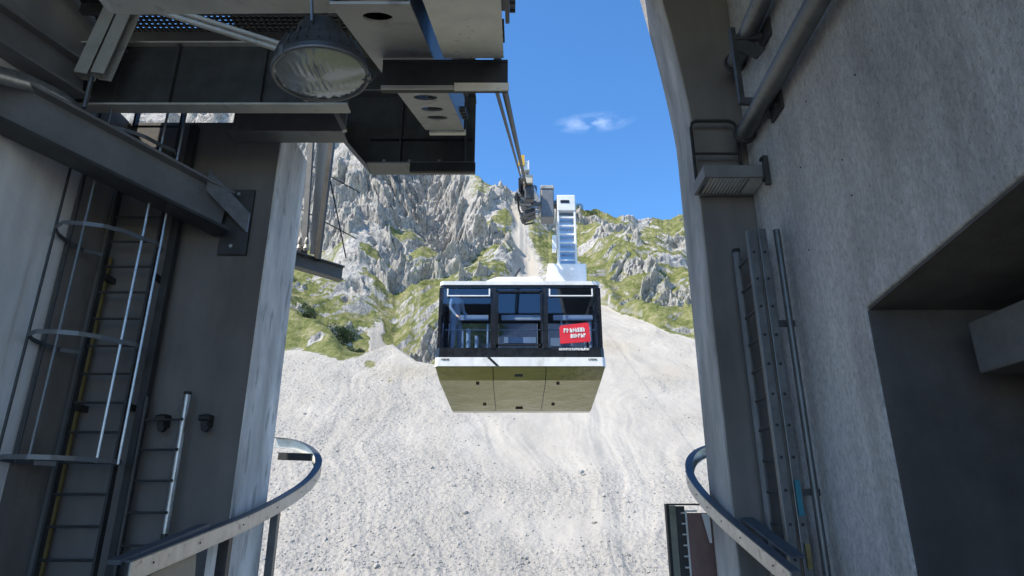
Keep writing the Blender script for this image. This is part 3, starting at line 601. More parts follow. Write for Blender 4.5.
# ---------------------------------------------------------------- caged ladder on the left pillar
LY = 6.28
ld = thing('caged_ladder', (-3.97, LY, -3), 'tall steel ladder in a safety cage fixed to the left pillar', 'ladder')
for x in (-4.23, -3.71):
    part(MB().box(x-.012, x+.012, LY-.035, LY+.035, -3, 4.9), 'stile', 'dark_steel', ld)
part(MB().box(-3.66, -3.58, 6.36, 6.44, -3, 4.2), 'wall_rail', 'dark_steel', ld)
for k in range(28):
    z = -2.9+k*.281; part(MB().cyl((-4.22, LY, z), (-3.72, LY, z), .013, 8), 'rung', 'dark_steel', ld)
cagebars = [(-3.54, 6.03, 'galv'), (-3.62, 5.84, 'galv'), (-3.97, 5.50, 'grey_steel'), (-4.31, 5.60, 'dark_steel'), (-4.385, 5.92, 'dark_steel')]
def ubend(z, r_in=.0):
    pts = [(-3.70, LY-.02), (-3.56, 6.12), (-3.53, 5.92), (-3.60, 5.84), (-3.69, 5.66), (-3.82, 5.54), (-3.97, 5.48), (-4.14, 5.46), (-4.29, 5.57), (-4.37, 5.74), (-4.40, 5.95), (-4.37, 6.13), (-4.24, LY-.02)]
    return [(x, y, z) for x, y in pts]
def ribbon(pts, h, t_):
    mb = MB(); n = len(pts); P_ = [Vector(p) for p in pts]; vs = []
    for i, p in enumerate(P_):
        d = (P_[min(i+1, n-1)]-P_[max(i-1, 0)]); d.z = 0; d.normalize(); nn = Vector((-d.y, d.x, 0))*t_/2
        vs += [p-nn-Vector((0,0,h/2)), p+nn-Vector((0,0,h/2)), p+nn+Vector((0,0,h/2)), p-nn+Vector((0,0,h/2))]
    fs = [(i*4+j, i*4+(j+1) % 4, i*4+4+(j+1) % 4, i*4+4+j) for i in range(n-1) for j in range(4)]+[(0,1,2,3),(n*4-1,n*4-2,n*4-3,n*4-4)]
    return mb.add(vs, fs)
for i, z in enumerate((.46, 1.52, 2.56, 3.60, 4.5)):
    part(ribbon(ubend(z), .040, .008), 'cage_hoop', 'grey_steel', ld)
for x, y, m_ in cagebars: part(MB().cyl((x, y, .44), (x, y, 4.52), .0125, 8), 'cage_bar', m_, ld)
for z in (-2.2, -.6, 1.0, 2.35, 3.7):
    for x in (-4.23, -3.71): part(MB().box(x-.02, x+.02, LY+.036, 6.498, z-.03, z+.03), 'wall_bracket', 'dark_steel', ld)
tag(MB().cyl((-4.30, 6.44, -3), (-4.30, 6.44, 2.6), .035, 12).build('ochre_pipe', 'ochre', smooth=40), 'thin ochre pipe running up behind the caged ladder', 'pipe')
# short ladder beside it
l2 = thing('short_ladder', (-3.4, 6.35, -2), 'short ladder with one pale stile right of the caged ladder', 'ladder')
part(MB().cyl((-3.56, 6.34, -2.6), (-3.56, 6.34, 1.10), .024, 10), 'stile', 'dark_steel', l2, smooth=40)
part(MB().cyl((-3.17, 6.34, -.15), (-3.17, 6.34, 1.12), .032, 12), 'stile', 'galv', l2, smooth=40)
part(MB().cyl((-3.17, 6.34, -2.6), (-3.17, 6.34, -.151), .028, 12), 'lower_stile', 'dark_steel', l2, smooth=40)
part(MB().cyl((-3.17, 6.34, 1.121), (-3.17, 6.34, 1.15), .036, 12), 'cap', 'black', l2)
for k in range(12): part(MB().cyl((-3.56, 6.34, .88-k*.283), (-3.14, 6.34, .88-k*.283), .011, 8), 'rung', 'dark_steel', l2)
for k in range(4): part(MB().cyl((-3.17, 6.300, .88-k*.283), (-3.17, 6.308, .88-k*.283), .016, 8), 'rung_end', 'black', l2)
for x in (-3.40, -2.98):
    q = MB(); q.box(x-.03, x+.03, 6.36, 6.498, .82, .94); q.cyl((x-.05, 6.36, .90), (x+.05, 6.36, .90), .03, 10); q.cyl((x+.02, 6.34, .80), (x+.02, 6.40, .80), .035, 10)
    part(q, 'clamp', 'black', l2, bevel=.004)

# ---------------------------------------------------------------- posts and bracket beyond the left pillar
ot = thing('outrigger_frame', (-2.8, 8.6, 3.4), 'steel posts on a bracket just beyond the left pillar', 'frame')
part(MB().bar((-2.95, 8.55, 3.45), (-3.06, 8.55, 5.8), .07, .08, up=(0, 1, 0)), 'post', 'painted_steel', ot)
part(MB().bar((-2.78, 8.62, 3.45), (-2.74, 8.62, 5.8), .075, .10, up=(0, 1, 0)), 'post', 'dark_steel', ot)
part(MB().xz([(-2.90, 3.55), (-2.83, 3.55), (-2.795, 5.8), (-2.985, 5.8)], 8.63, 8.66), 'white_panel', 'white_paint', ot)
part(MB().ibeam((-3.25, 8.28, 3.40), (-2.50, 8.95, 3.36), .14, .22, .02), 'bracket', 'painted_steel', ot)
for z0_, z1_ in ((5.02, 4.72), (4.25, 3.95)): part(MB().cyl((-3.1, 8.6, z0_), (-2.35, 9.0, z1_), .009, 6), 'wire', 'dark_steel', ot)
part(MB().cyl((-2.70, 8.6, 4.7), (-2.42, 8.8, 3.55), .010, 6), 'wire', 'dark_steel', ot)
for x in (-3.06, -3.0, -2.90): part(MB().lathe([(.03, 0), (.045, .03), (.025, .09), (.04, .12), (.02, .2)], (x, 8.45, 3.52), n=10), 'insulator', 'pale_steel', ot, smooth=40)
part(MB().box(-3.30, -3.16, 7.392, 8.3, 3.30, 3.50), 'arm', 'painted_steel', ot)

# ---------------------------------------------------------------- guide rails
def sweep(path, profile):
    n = len(path); k = len(profile); P_ = [Vector(p) for p in path]; vs = []
    for i, p in enumerate(P_):
        d = P_[min(i+1, n-1)]-P_[max(i-1, 0)]; d.z = 0; d.normalize(); nn = Vector((-d.y, d.x, 0))
        vs += [p+nn*a+Vector((0, 0, b_)) for a, b_ in profile]
    fs = [(i*k+j, i*k+(j+1) % k, (i+1)*k+(j+1) % k, (i+1)*k+j) for i in range(n-1) for j in range(k)]+[tuple(range(k)), tuple(range((n-1)*k, n*k))[::-1]]
    return MB().add(vs, fs)
def catmull(pts, n=10):
    P_ = [Vector(p) for p in pts]; P_ = [P_[0]*2-P_[1]]+P_+[P_[-1]*2-P_[-2]]; o = []
    for i in range(1, len(P_)-2):
        for k in range(n):
            t_ = k/n; a, b_, c_, d = P_[i-1:i+3]
            o.append(.5*((2*b_)+(c_-a)*t_+(2*a-5*b_+4*c_-d)*t_**2+(3*b_-a-3*c_+d)*t_**3))
    return o+[P_[-2]]
def rail(name, ctrl, side, label):
    "side=+1: outside (away from the bay) is to the left of the travel direction"
    path = catmull(ctrl); r = thing(name, ctrl[0], label, 'rail', 'guide rails of the bay'); q = side
    web = [(0, -.058), (0, .058), (.012*q, .058), (.012*q, -.058)]
    part(sweep(path, web), 'web', 'rail_steel', r)
    part(sweep(path, [(0, .059), (0, .069), (.085*q, .069), (.085*q, .059)]), 'top_flange', 'rail_sky_top', r)
    part(sweep(path, [(0, -.059), (0, -.069), (.085*q, -.069), (.085*q, -.059)]), 'bottom_flange', 'rail_steel', r)
    L_ = 0
    for i in range(3, len(path)-1, 7):
        p = path[i]; d = path[i+1]-path[i-1]; d.z = 0; d.normalize(); nn = Vector((-d.y, d.x, 0))*(-q)
        part(MB().cyl(p, p+nn*.006, .007, 8), 'bolt', 'dark_steel', r)
    return r
rl = rail('guide_rail', [(-2.50, 4.63, -.345), (-2.48, 5.55, -.20), (-2.46, 6.70, -.01), (-2.42, 7.75, .24), (-2.38, 8.25, .45), (-2.43, 8.56, .63), (-2.62, 8.76, .79), (-2.90, 8.9, .90), (-3.2, 9.0, .94)], 1, 'curved steel guide rail on the left of the bay, curling round behind the wide pillar')
part(MB().bar((-2.60, 4.60, -.285), (-2.58, 5.80, -.075), .09, .03), 'top_cover', 'rail_sky_top', rl)
part(MB().bar((-2.60, 4.85, -.66), (-2.56, 5.7, -.50), .03, .45), 'fender_board', 'timber', rl)
for y, z, w_ , m_ in ((6.02, -.2, .05, 'white_paint'), (6.2, -.15, .10, 'dark_steel'), (7.45, .12, .08, 'grey_steel')):
    part(MB().box(-2.60, -2.60+w_, y-.04, y+.04, -2.5, z), 'support_post', m_, rl)
part(MB().bar((-2.96, 8.5, .72), (-2.52, 8.42, .70), .05, .09), 'end_bracket', 'dark_steel', rl)
rr_ = rail('guide_rail', [(2.06, 5.25, -.45), (2.03, 6.19, -.18), (2.0, 6.78, .01), (1.97, 7.24, .20), (1.96, 7.58, .39), (2.04, 7.83, .57), (2.22, 7.98, .70), (2.5, 8.12, .78), (2.8, 8.2, .82)], -1, 'curved steel guide rail on the right of the bay, curling round behind the slim pillar')
part(MB().bar((2.22, 5.45, -.30), (2.20, 6.45, -.02), .12, .02), 'top_cover', 'rail_sky_top', rr_)
part(MB().box(2.10, 2.20, 5.7, 5.76, -2.5, -.42), 'support_post', 'dark_steel', rr_)

# ---------------------------------------------------------------- framed panel under the right rail
pn = thing('framed_panel', (2.25, 8.6, -3), 'tall framed panel of mauve glass with a white toothed strip, under the right rail', 'panel')
z1 = .13
part(MB().box(1.92, 1.955, 8.55, 8.65, -3, z1), 'frame_post', 'black', pn)
part(MB().box(1.957, 2.045, 8.58, 8.62, -3, z1-.003), 'pale_board', 'olive', pn)
part(MB().box(2.047, 2.15, 8.56, 8.63, -3, z1-.01), 'dark_board', 'dark_steel', pn)
part(MB().box(1.92, 2.62, 8.54, 8.66, z1, z1+.02), 'top_rail', 'dark_steel', pn)
q = MB(); q.box(2.15, 2.172, 8.55, 8.58, -3, z1-.06); q.box(2.172, 2.30, 8.55, 8.58, z1-.08, z1-.058)
for k in range(20): q.box(2.10, 2.149, 8.54, 8.56, z1-.10-k*.125, z1-.082-k*.125)
part(q, 'toothed_strip', 'white_paint', pn)
part(MB().box(2.173, 2.50, 8.585, 8.61, -3, z1-.09), 'glass_pane', 'mauve', pn)
part(MB().xz([(2.36, z1-.10), (2.46, z1-.10), (2.46, z1-.44), (2.43, z1-.44)], 8.570, 8.582), 'sticker', 'seat', pn)
part(MB().box(2.502, 2.54, 8.55, 8.65, -3, z1-.10), 'frame_post', 'black', pn)

# ---------------------------------------------------------------- right wall ladder
rl2 = thing('wall_ladder', (2.45, 6.1, -3), 'grey steel ladder with double bolted rails on the right wall', 'ladder')
part(MB().cyl((2.40, 6.44, -3), (2.40, 6.44, 2.66), .036, 14), 'far_stile', 'painted_steel', rl2, smooth=40)
part(MB().cyl((2.40, 6.44, 2.661), (2.40, 6.44, 2.70), .042, 14), 'cap', 'black', rl2)
part(MB().box(2.36, 2.45, 5.98, 6.04, -3, 2.72), 'near_stile', 'grey_steel', rl2, bevel=.008)
part(MB().box(2.475, 2.56, 5.985, 6.045, -3, 2.74), 'outer_rail', 'grey_steel', rl2, bevel=.008)
for k in range(20):
    z = 2.48-k*.283
    part(MB().cyl((2.40, 6.40, z), (2.40, 6.041, z), .014, 8), 'rung', 'dark_steel', rl2)
    for x in (2.405, 2.515): part(MB().cyl((x, 5.972, z), (x, 5.979, z), .014, 8), 'rung_bolt', 'black', rl2)
for z in (1.75, .2, -1.3): part(MB().box(2.562, 2.718, 6.0, 6.03, z-.03, z+.03), 'wall_bracket', 'dark_steel', rl2)
part(MB().box(2.485, 2.53, 5.955, 5.970, .0, .30), 'teal_tape', 'cyan', rl2)
part(MB().box(2.50, 2.54, 5.955, 5.970, -.42, -.22), 'ochre_tape', 'ochre', rl2)
tag(MB().cyl((2.66, 5.98, -3), (2.66, 5.98, 2.72), .032, 12).build('downpipe', 'grey_steel', smooth=40), 'thin grey vertical pipe beside the ladder on the right wall', 'pipe')
# ---------------------------------------------------------------- small landing
lg = thing('landing', (2.35, 6.5, 3.39), 'small steel landing with open grating and a hoop handrail, high on the right wall', 'landing')
part(MB().box(2.04, 2.70, 6.10, 6.13, 3.39, 3.53), 'front_edge', 'painted_steel', lg)
part(MB().box(2.04, 2.70, 6.50, 6.53, 3.39, 3.53), 'rear_edge', 'painted_steel', lg)
part(MB().box(2.04, 2.07, 6.131, 6.499, 3.39, 3.53), 'end_edge', 'painted_steel', lg)
q = MB()
for k in range(11): q.box(2.12+k*.038, 2.14+k*.038, 6.131, 6.499, 3.40, 3.42)
q.box(2.55, 2.70, 6.131, 6.499, 3.40, 3.415); part(q, 'grating', 'pale_steel', lg)
part(MB().box(2.66, 2.716, 6.05, 6.09, 3.28, 3.62), 'wall_plate', 'dark_steel', lg)
part(MB().cyl((2.64, 6.07, 3.33), (2.64, 6.02, 3.33), .018, 8), 'bolt', 'black', lg); part(MB().cyl((2.64, 6.07, 3.57), (2.64, 6.02, 3.57), .018, 8), 'bolt', 'black', lg)
part(MB().tube([(2.06, 6.45, 3.5), (2.06, 6.45, 4.22), (2.075, 6.45, 4.28), (2.12, 6.45, 4.31), (2.50, 6.45, 4.31), (2.56, 6.45, 4.28), (2.58, 6.45, 4.22), (2.58, 6.45, 3.5)], .020, 10), 'handrail', 'black', lg, smooth=50)
part(MB().cyl((2.06, 6.45, 3.88), (2.58, 6.45, 3.88), .015, 8), 'mid_rail', 'black', lg)
# ---------------------------------------------------------------- big pipes and their bracket
for nm, x, z, y0, lab in (('steel_pipe', 2.60, 4.99, 4.2, 'upper of two thick grey pipes ending high beside the right pillar'), ('steel_pipe', 2.60, 4.04, 3.4, 'lower and nearer of two thick grey pipes on the right wall')):
    r = thing(nm, (x, 6.3, z), lab, 'pipe')
    part(MB().cyl((x-.09, y0, z), (x, 6.27, z), .098, 24), 'pipe_body', 'grey_steel', r, smooth=40)
    part(MB().lathe([(.10, 0), (.125, .0), (.125, .05), (.10, .06)], (x, 6.26, z), (0.04, 1, 0), 24), 'end_collar', 'dark_steel', r, smooth=30)
bk = thing('pipe_bracket', (2.6, 5.7, 4.5), 'dark steel bracket holding the two thick pipes to the right wall', 'bracket')
part(MB().bar((2.44, 5.86, 4.14), (2.44, 5.86, 5.10), .05, .07, up=(0, 1, 0)), 'upright', 'dark_steel', bk)
part(MB().bar((2.44, 5.86, 4.98), (2.70, 5.70, 4.86), .06, .07), 'upper_arm', 'dark_steel', bk)
part(MB().bar((2.44, 5.86, 4.16), (2.70, 5.66, 4.0), .06, .07), 'lower_arm', 'dark_steel', bk)
part(MB().bar((2.46, 5.84, 4.90), (2.66, 5.72, 4.66), .02, .14), 'gusset', 'dark_steel', bk)
for z in (4.86, 3.96): part(MB().box(2.69, 2.717, 5.52, 5.80, z-.11, z+.11), 'wall_plate', 'dark_steel', bk)
for y in (5.55, 5.76):
    part(MB().cyl((2.688, y, 3.90), (2.64, y, 3.90), .016, 8), 'bolt', 'black', bk)

# ---------------------------------------------------------------- ropes
def rope(a, b_, r, label):
    a = Vector(a); b_ = Vector(b_); d = b_-a; pts = []
    for k in range(0, 33):
        t_ = k/32; p = a+d*(-.085+13.4*t_**2.2); pts.append(p)
    o = MB().tube(pts, [r*(1 if p.y < 18 else .35) for p in pts], 8).build('track_rope', 'dark_steel', smooth=60); tag(o, label, 'rope', 'ropes of the cable car')
rope((-.072, 5, 3.69), (.40, 15.5, 8.22), .030, 'thicker right hand track rope climbing to the carriage')
rope((-.125, 5, 3.60), (.33, 15.5, 8.22), .018, 'thinner left hand rope climbing to the carriage')

# ---------------------------------------------------------------- the cable car
gc = Vector((.18, 14.0, 3.1))
G = thing('cable_car', gc, 'large cable car cabin with dark windows, white band and red sign hanging from its ropes', 'cable car')
def W2(x, y, z): return (gc.x+x, y, z)
hw0, hw1, hwb = 1.80, 1.87, 1.57; D = 3.0; yf = 14.0
def hw(z): return hw1+(hw0-hw1)*(z-3.1)/2.0 if z > 3.1 else hw1+(hwb-hw1)*(3.1-z)/.9
def yfr(z): return yf+.05*(z-3.1)/2.0 if z > 3.1 else yf+.42*(3.1-z)/.9
def ring(z, e=0):
    a = hw(z)-e; y0 = yfr(z)+e; y1 = yf*2+D-yfr(z)-e; c_ = .07
    return [W2(-a+c_, y0, z), W2(a-c_, y0, z), W2(a, y0+c_, z), W2(a, y1-c_, z), W2(a-c_, y1, z), W2(-a+c_, y1, z), W2(-a, y1-c_, z), W2(-a, y0+c_, z)]
def shell(z0, z1, e=0, cap=(False, False), n=1):
    mb = MB(); zs = [z0+(z1-z0)*i/n for i in range(n+1)]; vs = [v for z in zs for v in ring(z, e)]
    fs = [(i*8+j, i*8+(j+1) % 8, i*8+8+(j+1) % 8, i*8+8+j) for i in range(n) for j in range(8)]
    if cap[0]: fs.append(tuple(range(8)))
    if cap[1]: fs.append(tuple(range(n*8, n*8+8)))
    return mb.add(vs, fs)
BEL = [(3.098, 14.0, 17.0, 1.87), (2.84, 14.27, 17.0, 1.80), (2.52, 16.6, 16.9, 1.76)]
vs_ = []
for z_, ya_, yb_, h_ in BEL:
    o3 = .06 if z_ < 2.6 else 0; vs_ += [W2(-h_+o3, ya_, z_), W2(h_+o3, ya_, z_), W2(h_+o3, yb_, z_), W2(-h_+o3, yb_, z_)]
part(MB().add(vs_, [(i*4+j, i*4+(j+1) % 4, i*4+4+(j+1) % 4, i*4+4+j) for i in range(2) for j in range(4)]+[(0, 3, 2, 1), (8, 9, 10, 11)]), 'lower_body', 'belly', G, bevel=.02)
def bpt(x, f):
    "point on the belly: f 0 at the band, 1 at the skirt edge, 2 at the back"
    a, b_ = (BEL[0], BEL[1]) if f <= 1 else (BEL[1], BEL[2]); k = f if f <= 1 else f-1
    return Vector(W2(x, a[1]+(b_[1]-a[1])*k, a[0]+(b_[0]-a[0])*k))
part(shell(3.10, 3.30, -.012, (True, True)), 'white_band', 'white_paint', G)
part(shell(3.302, 3.52, 0, (True, False)), 'dark_band', 'cabin_black', G)
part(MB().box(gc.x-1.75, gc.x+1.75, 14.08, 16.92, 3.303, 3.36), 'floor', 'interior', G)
part(shell(4.93, 5.0, -.004), 'window_head', 'cabin_black', G)
part(shell(5.001, 5.09, -.03, (True, True)), 'roof_rim', 'white_paint', G)
rf = MB(); zr = 5.091
rf.add([W2(-1.15, 14.35, zr), W2(.70, 14.35, zr), W2(.70, 16.9, zr), W2(-1.15, 16.9, zr), W2(-.55, 14.9, 5.52), W2(.5, 14.9, 5.52), W2(.5, 16.2, 5.52), W2(-.55, 16.2, 5.52)], [(0,1,5,4),(1,2,6,5),(2,3,7,6),(3,0,4,7),(4,5,6,7),(3,2,1,0)])
part(rf, 'roof', 'white_paint', G, bevel=.03)
part(MB().box(gc.x+.71, gc.x+1.66, 15.0, 15.9, 5.092, 5.92), 'roof_pedestal', 'white_paint', G, bevel=.03)
part(MB().bar((gc.x-.15, 15.0, 5.52), (gc.x+.02, 15.2, 5.86), .05, .05), 'roof_hook', 'dark_steel', G)
# mullions and corners
def frontbar(x, w_, z0_=3.50, z1_=4.94, yo=-.008, m_='cabin_black', nm='mullion'):
    return part(MB().add([W2(x-w_/2, yfr(z0_)+yo, z0_), W2(x+w_/2, yfr(z0_)+yo, z0_), W2(x+w_/2, yfr(z1_)+yo, z1_), W2(x-w_/2, yfr(z1_)+yo, z1_), W2(x-w_/2, yfr(z0_)+.06, z0_), W2(x+w_/2, yfr(z0_)+.06, z0_), W2(x+w_/2, yfr(z1_)+.06, z1_), W2(x-w_/2, yfr(z1_)+.06, z1_)], [(0,1,2,3),(7,6,5,4),(0,4,5,1),(1,5,6,2),(2,6,7,3),(3,7,4,0)]), nm, m_, G)
for x in (-.60, .57): frontbar(x, .12)
for x, y0_, y1_ in ((-1, 14.05, 14.2), (1, 14.05, 14.2), (-1, 16.8, 16.95), (1, 16.8, 16.95), (-1, 15.45, 15.55), (1, 15.45, 15.55)):
    xx_ = x*(hw1-.075); part(MB().box(gc.x+xx_-.045, gc.x+xx_+.045, y0_, y1_, 3.50, 4.94), 'corner_post', 'cabin_black', G)
for x in (-.6, .57): part(MB().box(gc.x+x-.06, gc.x+x+.06, 16.86, 16.94, 3.50, 4.94), 'rear_mullion', 'cabin_black', G)
# windows: front three, sides and rear as panes
def pane(x0, x1, z0_, z1_, y, nm='window_pane'):
    dy = (yfr(z1_)-yfr(z0_)); return part(MB().add([W2(x0, y, z0_), W2(x1, y, z0_), W2(x1, y+dy, z1_), W2(x0, y+dy, z1_)], [(0,1,2,3)]), nm, 'tinted', G)
for x0, x1 in ((-1.78, -.665), (-.535, .505), (.635, 1.78)): pane(x0, x1, 3.521, 4.928, yfr(3.52)+.02)
for x0, x1 in ((-1.78, -.665), (-.535, .505), (.635, 1.78)): part(MB().add([W2(x0, 16.93, 3.521), W2(x1, 16.93, 3.521), W2(x1, 16.93, 4.928), W2(x0, 16.93, 4.928)], [(0,1,2,3)]), 'rear_pane', 'rear_tint', G)
for sx_ in (-1, 1):
    x = sx_*(hw1-.03); part(MB().add([W2(x, 14.2, 3.521), W2(x, 16.8, 3.521), W2(x-sx_*.05, 16.8, 4.928), W2(x-sx_*.05, 14.2, 4.928)], [(0,1,2,3)]), 'side_pane', 'rear_tint', G)
# lower lining behind the glass, so that the cabin is solid below the sill
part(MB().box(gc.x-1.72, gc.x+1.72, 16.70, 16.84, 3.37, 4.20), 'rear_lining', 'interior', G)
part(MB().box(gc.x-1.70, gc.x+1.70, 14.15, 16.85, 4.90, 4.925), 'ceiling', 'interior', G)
# door frame in the middle
df = MB(); df.box(gc.x-.53, gc.x-.49, 14.0, 14.05, 3.56, 4.86); df.box(gc.x+.46, gc.x+.50, 14.0, 14.05, 3.56, 4.86); df.box(gc.x-.53, gc.x+.50, 14.0, 14.05, 4.82, 4.86); df.box(gc.x-.53, gc.x+.50, 14.0, 14.05, 3.56, 3.60)
dr = part(df, 'door_frame', 'cabin_black', G)
part(MB().box(gc.x-.12, gc.x+.24, 13.985, 14.0, 4.17, 4.20), 'door_handle', 'galv', G)
# white vents at the top of the outer windows
for x0, x1 in ((-1.66, -.68), (.66, 1.66)):
    q = MB(); y = 14.03; q.box(gc.x+x0, gc.x+x1, y-.03, y-.01, 4.72, 4.745); q.box(gc.x+x0, gc.x+x0+.03, y-.03, y-.01, 4.752, 4.90); q.box(gc.x+x1-.03, gc.x+x1, y-.03, y-.01, 4.752, 4.90)
    part(q, 'vent_frame', 'seat', G)
# bars and furnishings seen through the glass
for x0, x1 in ((-1.42, -.72), (-.42, .47), (.76, 1.66)): part(MB().box(gc.x+x0, gc.x+x1, 14.22, 14.26, 4.22, 4.34), 'grab_rail', 'seat', G)
part(MB().box(gc.x-1.7, gc.x+1.7, 14.14, 14.16, 3.955, 3.975), 'sill_rail', 'galv', G)
part(MB().box(gc.x-.36, gc.x+.36, 14.3, 14.36, 3.70, 3.84), 'equipment_box', 'seat', G)
part(MB().box(gc.x+.7, gc.x+1.2, 14.3, 14.36, 3.62, 3.82), 'bench_back', 'seat', G)
for x, z, w_ in ((-1.30, 3.98, .05), (-1.17, 4.02, .10), (-.98, 3.86, .09), (-.73+.0, 4.15, .05), (.95, 4.3, .05), (1.60, 4.20, .08), (1.48, 3.9, .06)):
    part(MB().cyl((gc.x+x, 14.3, 3.36), (gc.x+x, 14.3, z), w_/2, 10), 'stanchion', 'seat', G, smooth=40)
# panel seams, fasteners on the belly
for x in (-.60, .57):
    for f0, f1 in ((.02, .98), (1.02, 1.98)):
        o_ = Vector((0, -.006, -.006)); part(MB().bar(bpt(x, f0)+o_, bpt(x*.98, f1)+o_, .016, .008, up=(0, -1, 0)), 'seam', 'cabin_black', G)
for x, f, w_ in ((-.95, 1.08, .07), (.85, 1.08, .07), (-.03, .62, .18), (-.85, 1.75, .08), (.83, 1.75, .08), (.0, 1.88, .18)):
    p = bpt(x, f); part(MB().box(p.x-w_/2, p.x+w_/2, p.y-.02, p.y+.05, p.z-.03, p.z+.015), 'latch', 'black', G)
# painted diagonal shadow and tiny lettering on the white band
part(MB().xz([(gc.x-.73, 3.298), (gc.x-.66, 3.298), (gc.x-.46, 3.105), (gc.x-.53, 3.105)], 13.979, 13.985), 'diagonal_shadow', 'cabin_black', G)
def lettering(x0, x1, z, h, y, m_, nm, seed, parent=G, rise=0.):
    "words too small to read in the photograph: letter-sized strokes in the same place"
    rs = random.Random(seed); q = MB(); x = x0
    while x < x1-.02:
        w_ = rs.uniform(.32, .62)*h; zz = z+(x-x0)*rise; t_ = h*.2
        q.box(x, x+w_*.45, y-.004, y, zz, zz+h); q.box(x+w_*.4501, x+w_, y-.004, y, zz+rs.choice((0, .3, .55))*h, zz+rs.choice((.75, 1))*h)
        x += w_+h*.14+(h*.4 if rs.random() < .12 else 0)
    return part(q, nm, m_, parent)
lettering(gc.x-1.74, gc.x-1.56, 3.235, .035, 13.984, 'dark_steel', 'lettering', 1)
lettering(gc.x+1.50, gc.x+1.70, 3.235, .035, 13.984, 'dark_steel', 'lettering', 2)
# red sign and its caption
rs0 = (gc.x+.88, 3.60)
rsg = part(MB().xz([(rs0[0]+.01, rs0[1]+.0), (rs0[0]+.66, rs0[1]+.05), (rs0[0]+.68, rs0[1]+.08), (rs0[0]+.66, rs0[1]+.46), (rs0[0]+.62, rs0[1]+.49), (rs0[0]+.03, rs0[1]+.42), (rs0[0]+.0, rs0[1]+.38)], 13.975, 14.008), 'red_sign', 'red', G)
lettering(rs0[0]+.09, rs0[0]+.56, rs0[1]+.25, .10, 13.972, 'white_paint', 'lettering', 5, rise=.06)
lettering(rs0[0]+.24, rs0[0]+.56, rs0[1]+.13, .09, 13.972, 'white_paint', 'lettering', 6, rise=.06)
lettering(rs0[0]-.02, rs0[0]+.66, 3.455, .055, 13.998, 'white_paint', 'lettering', 8)
# hanger with its white fairing and rungs
hx = gc.x+1.235
hg = part(MB().box(hx-.24, hx-.19, 15.3, 15.7, 5.921, 7.95), 'hanger', 'white_paint', G, bevel=.01)
part(MB().box(hx+.19, hx+.24, 15.3, 15.7, 5.921, 7.95), 'hanger', 'white_paint', G, bevel=.01)
part(MB().box(hx-.188, hx+.188, 15.50, 15.66, 5.921, 7.92), 'hanger_web', 'hanger_sky', G)
part(MB().box(hx-.24, hx+.24, 15.28, 15.46, 7.50, 7.96), 'hanger_head', 'white_paint', G, bevel=.02)
for k in range(6): part(MB().box(hx-.189, hx+.189, 15.34, 15.40, 6.12+k*.24, 6.16+k*.24), 'hanger_rung', 'white_paint', G)
part(MB().box(hx-.38, hx-.28, 15.25, 15.5, 6.4, 6.8), 'side_box', 'seat', G, bevel=.01)
part(MB().box(hx-.15, hx+.08, 15.27, 15.279, 7.72, 7.80), 'head_slot', 'cabin_black', G)
# carriage running on the ropes
rp0 = Vector((.37, 15.5, 8.22)); rd = Vector((.0445, 1, .431)).normalized(); up_ = Vector((1, 0, 0)).cross(rd).normalized(); sd2 = Vector((1, 0, 0))
car = part(MB().bar(rp0-rd*1.7+up_*.0+sd2*.10, rp0+rd*1.7+sd2*.10, .05, .30), 'carriage_frame', 'dark_steel', G)
part(MB().bar(rp0-rd*1.7-sd2*.12, rp0+rd*1.7-sd2*.12, .05, .30), 'carriage_frame', 'dark_steel', G)
for k in range(6):
    p = rp0+rd*(-1.5+k*.6)+up_*.16; part(MB().cyl(p-sd2*.06, p+sd2*.08, .15, 18), 'carriage_wheel', 'grey_steel', G, smooth=40)
for k in range(3):
    p = rp0+rd*(-1.3+k*1.2)-up_*.20; part(MB().bar(p-sd2*.22-up_*.1, p+sd2*.24+up_*.08, .14, .12), 'rocker', 'dark_steel', G)
    part(MB().cyl(p-sd2*.24, p+sd2*.26, .05, 12), 'rocker_pin', 'galv', G)
part(MB().bar(rp0-rd*1.55-sd2*.2-up_*.32, rp0+rd*.6-sd2*.02-up_*.40, .10, .12), 'brake_arm', 'dark_steel', G)
p = rp0-rd*1.75+up_*.36
part(MB().box(p.x-.10, p.x+.12, p.y-.12, p.y+.12, p.z-.10, p.z+.16), 'sensor_box', 'white_paint', G, bevel=.02)
part(MB().box(p.x-.15, p.x+.0, p.y-.16, p.y-.121, p.z-.0, p.z+.28), 'warning_flag', 'yellow', G)
part(MB().box(p.x-.02, p.x+.20, p.y-.05, p.y+.3, p.z-.42, p.z-.18), 'sensor_box', 'timber', G, bevel=.02)
for k in range(4):
    p = rp0+rd*(-1.6+k*.5)-up_*(.42+.05*(k % 2)); part(MB().cyl(p-sd2*.10, p+sd2*.16, .11, 14), 'guide_wheel', 'grey_steel', G, smooth=40)
    part(MB().bar(p+sd2*.17, p+sd2*.19+up_*.4, .05, .06), 'wheel_fork', 'dark_steel', G)
part(MB().bar(rp0-rd*1.75+sd2*.16-up_*.05, rp0-rd*1.2+sd2*.34-up_*.35, .09, .10), 'damper', 'galv', G)
for k in range(4):
    p = rp0+rd*(-1.5+k*.45)-up_*(.72+.08*(k % 2))+sd2*.05; part(MB().bar(p-sd2*.16-up_*.05, p+sd2*.20+up_*.10, .16, .09), 'brake_shoe', 'dark_steel', G)
    part(MB().cyl(p+up_*.14-sd2*.02, p+up_*.16+sd2*.26, .05, 10), 'brake_pin', 'galv', G)
part(MB().tube([rp0-rd*1.7-up_*.2-sd2*.18, rp0-rd*1.6-up_*.6-sd2*.14, rp0-rd*1.1-up_*.95, rp0-rd*.6-up_*.9+sd2*.2], .025, 8), 'hose', 'black', G)
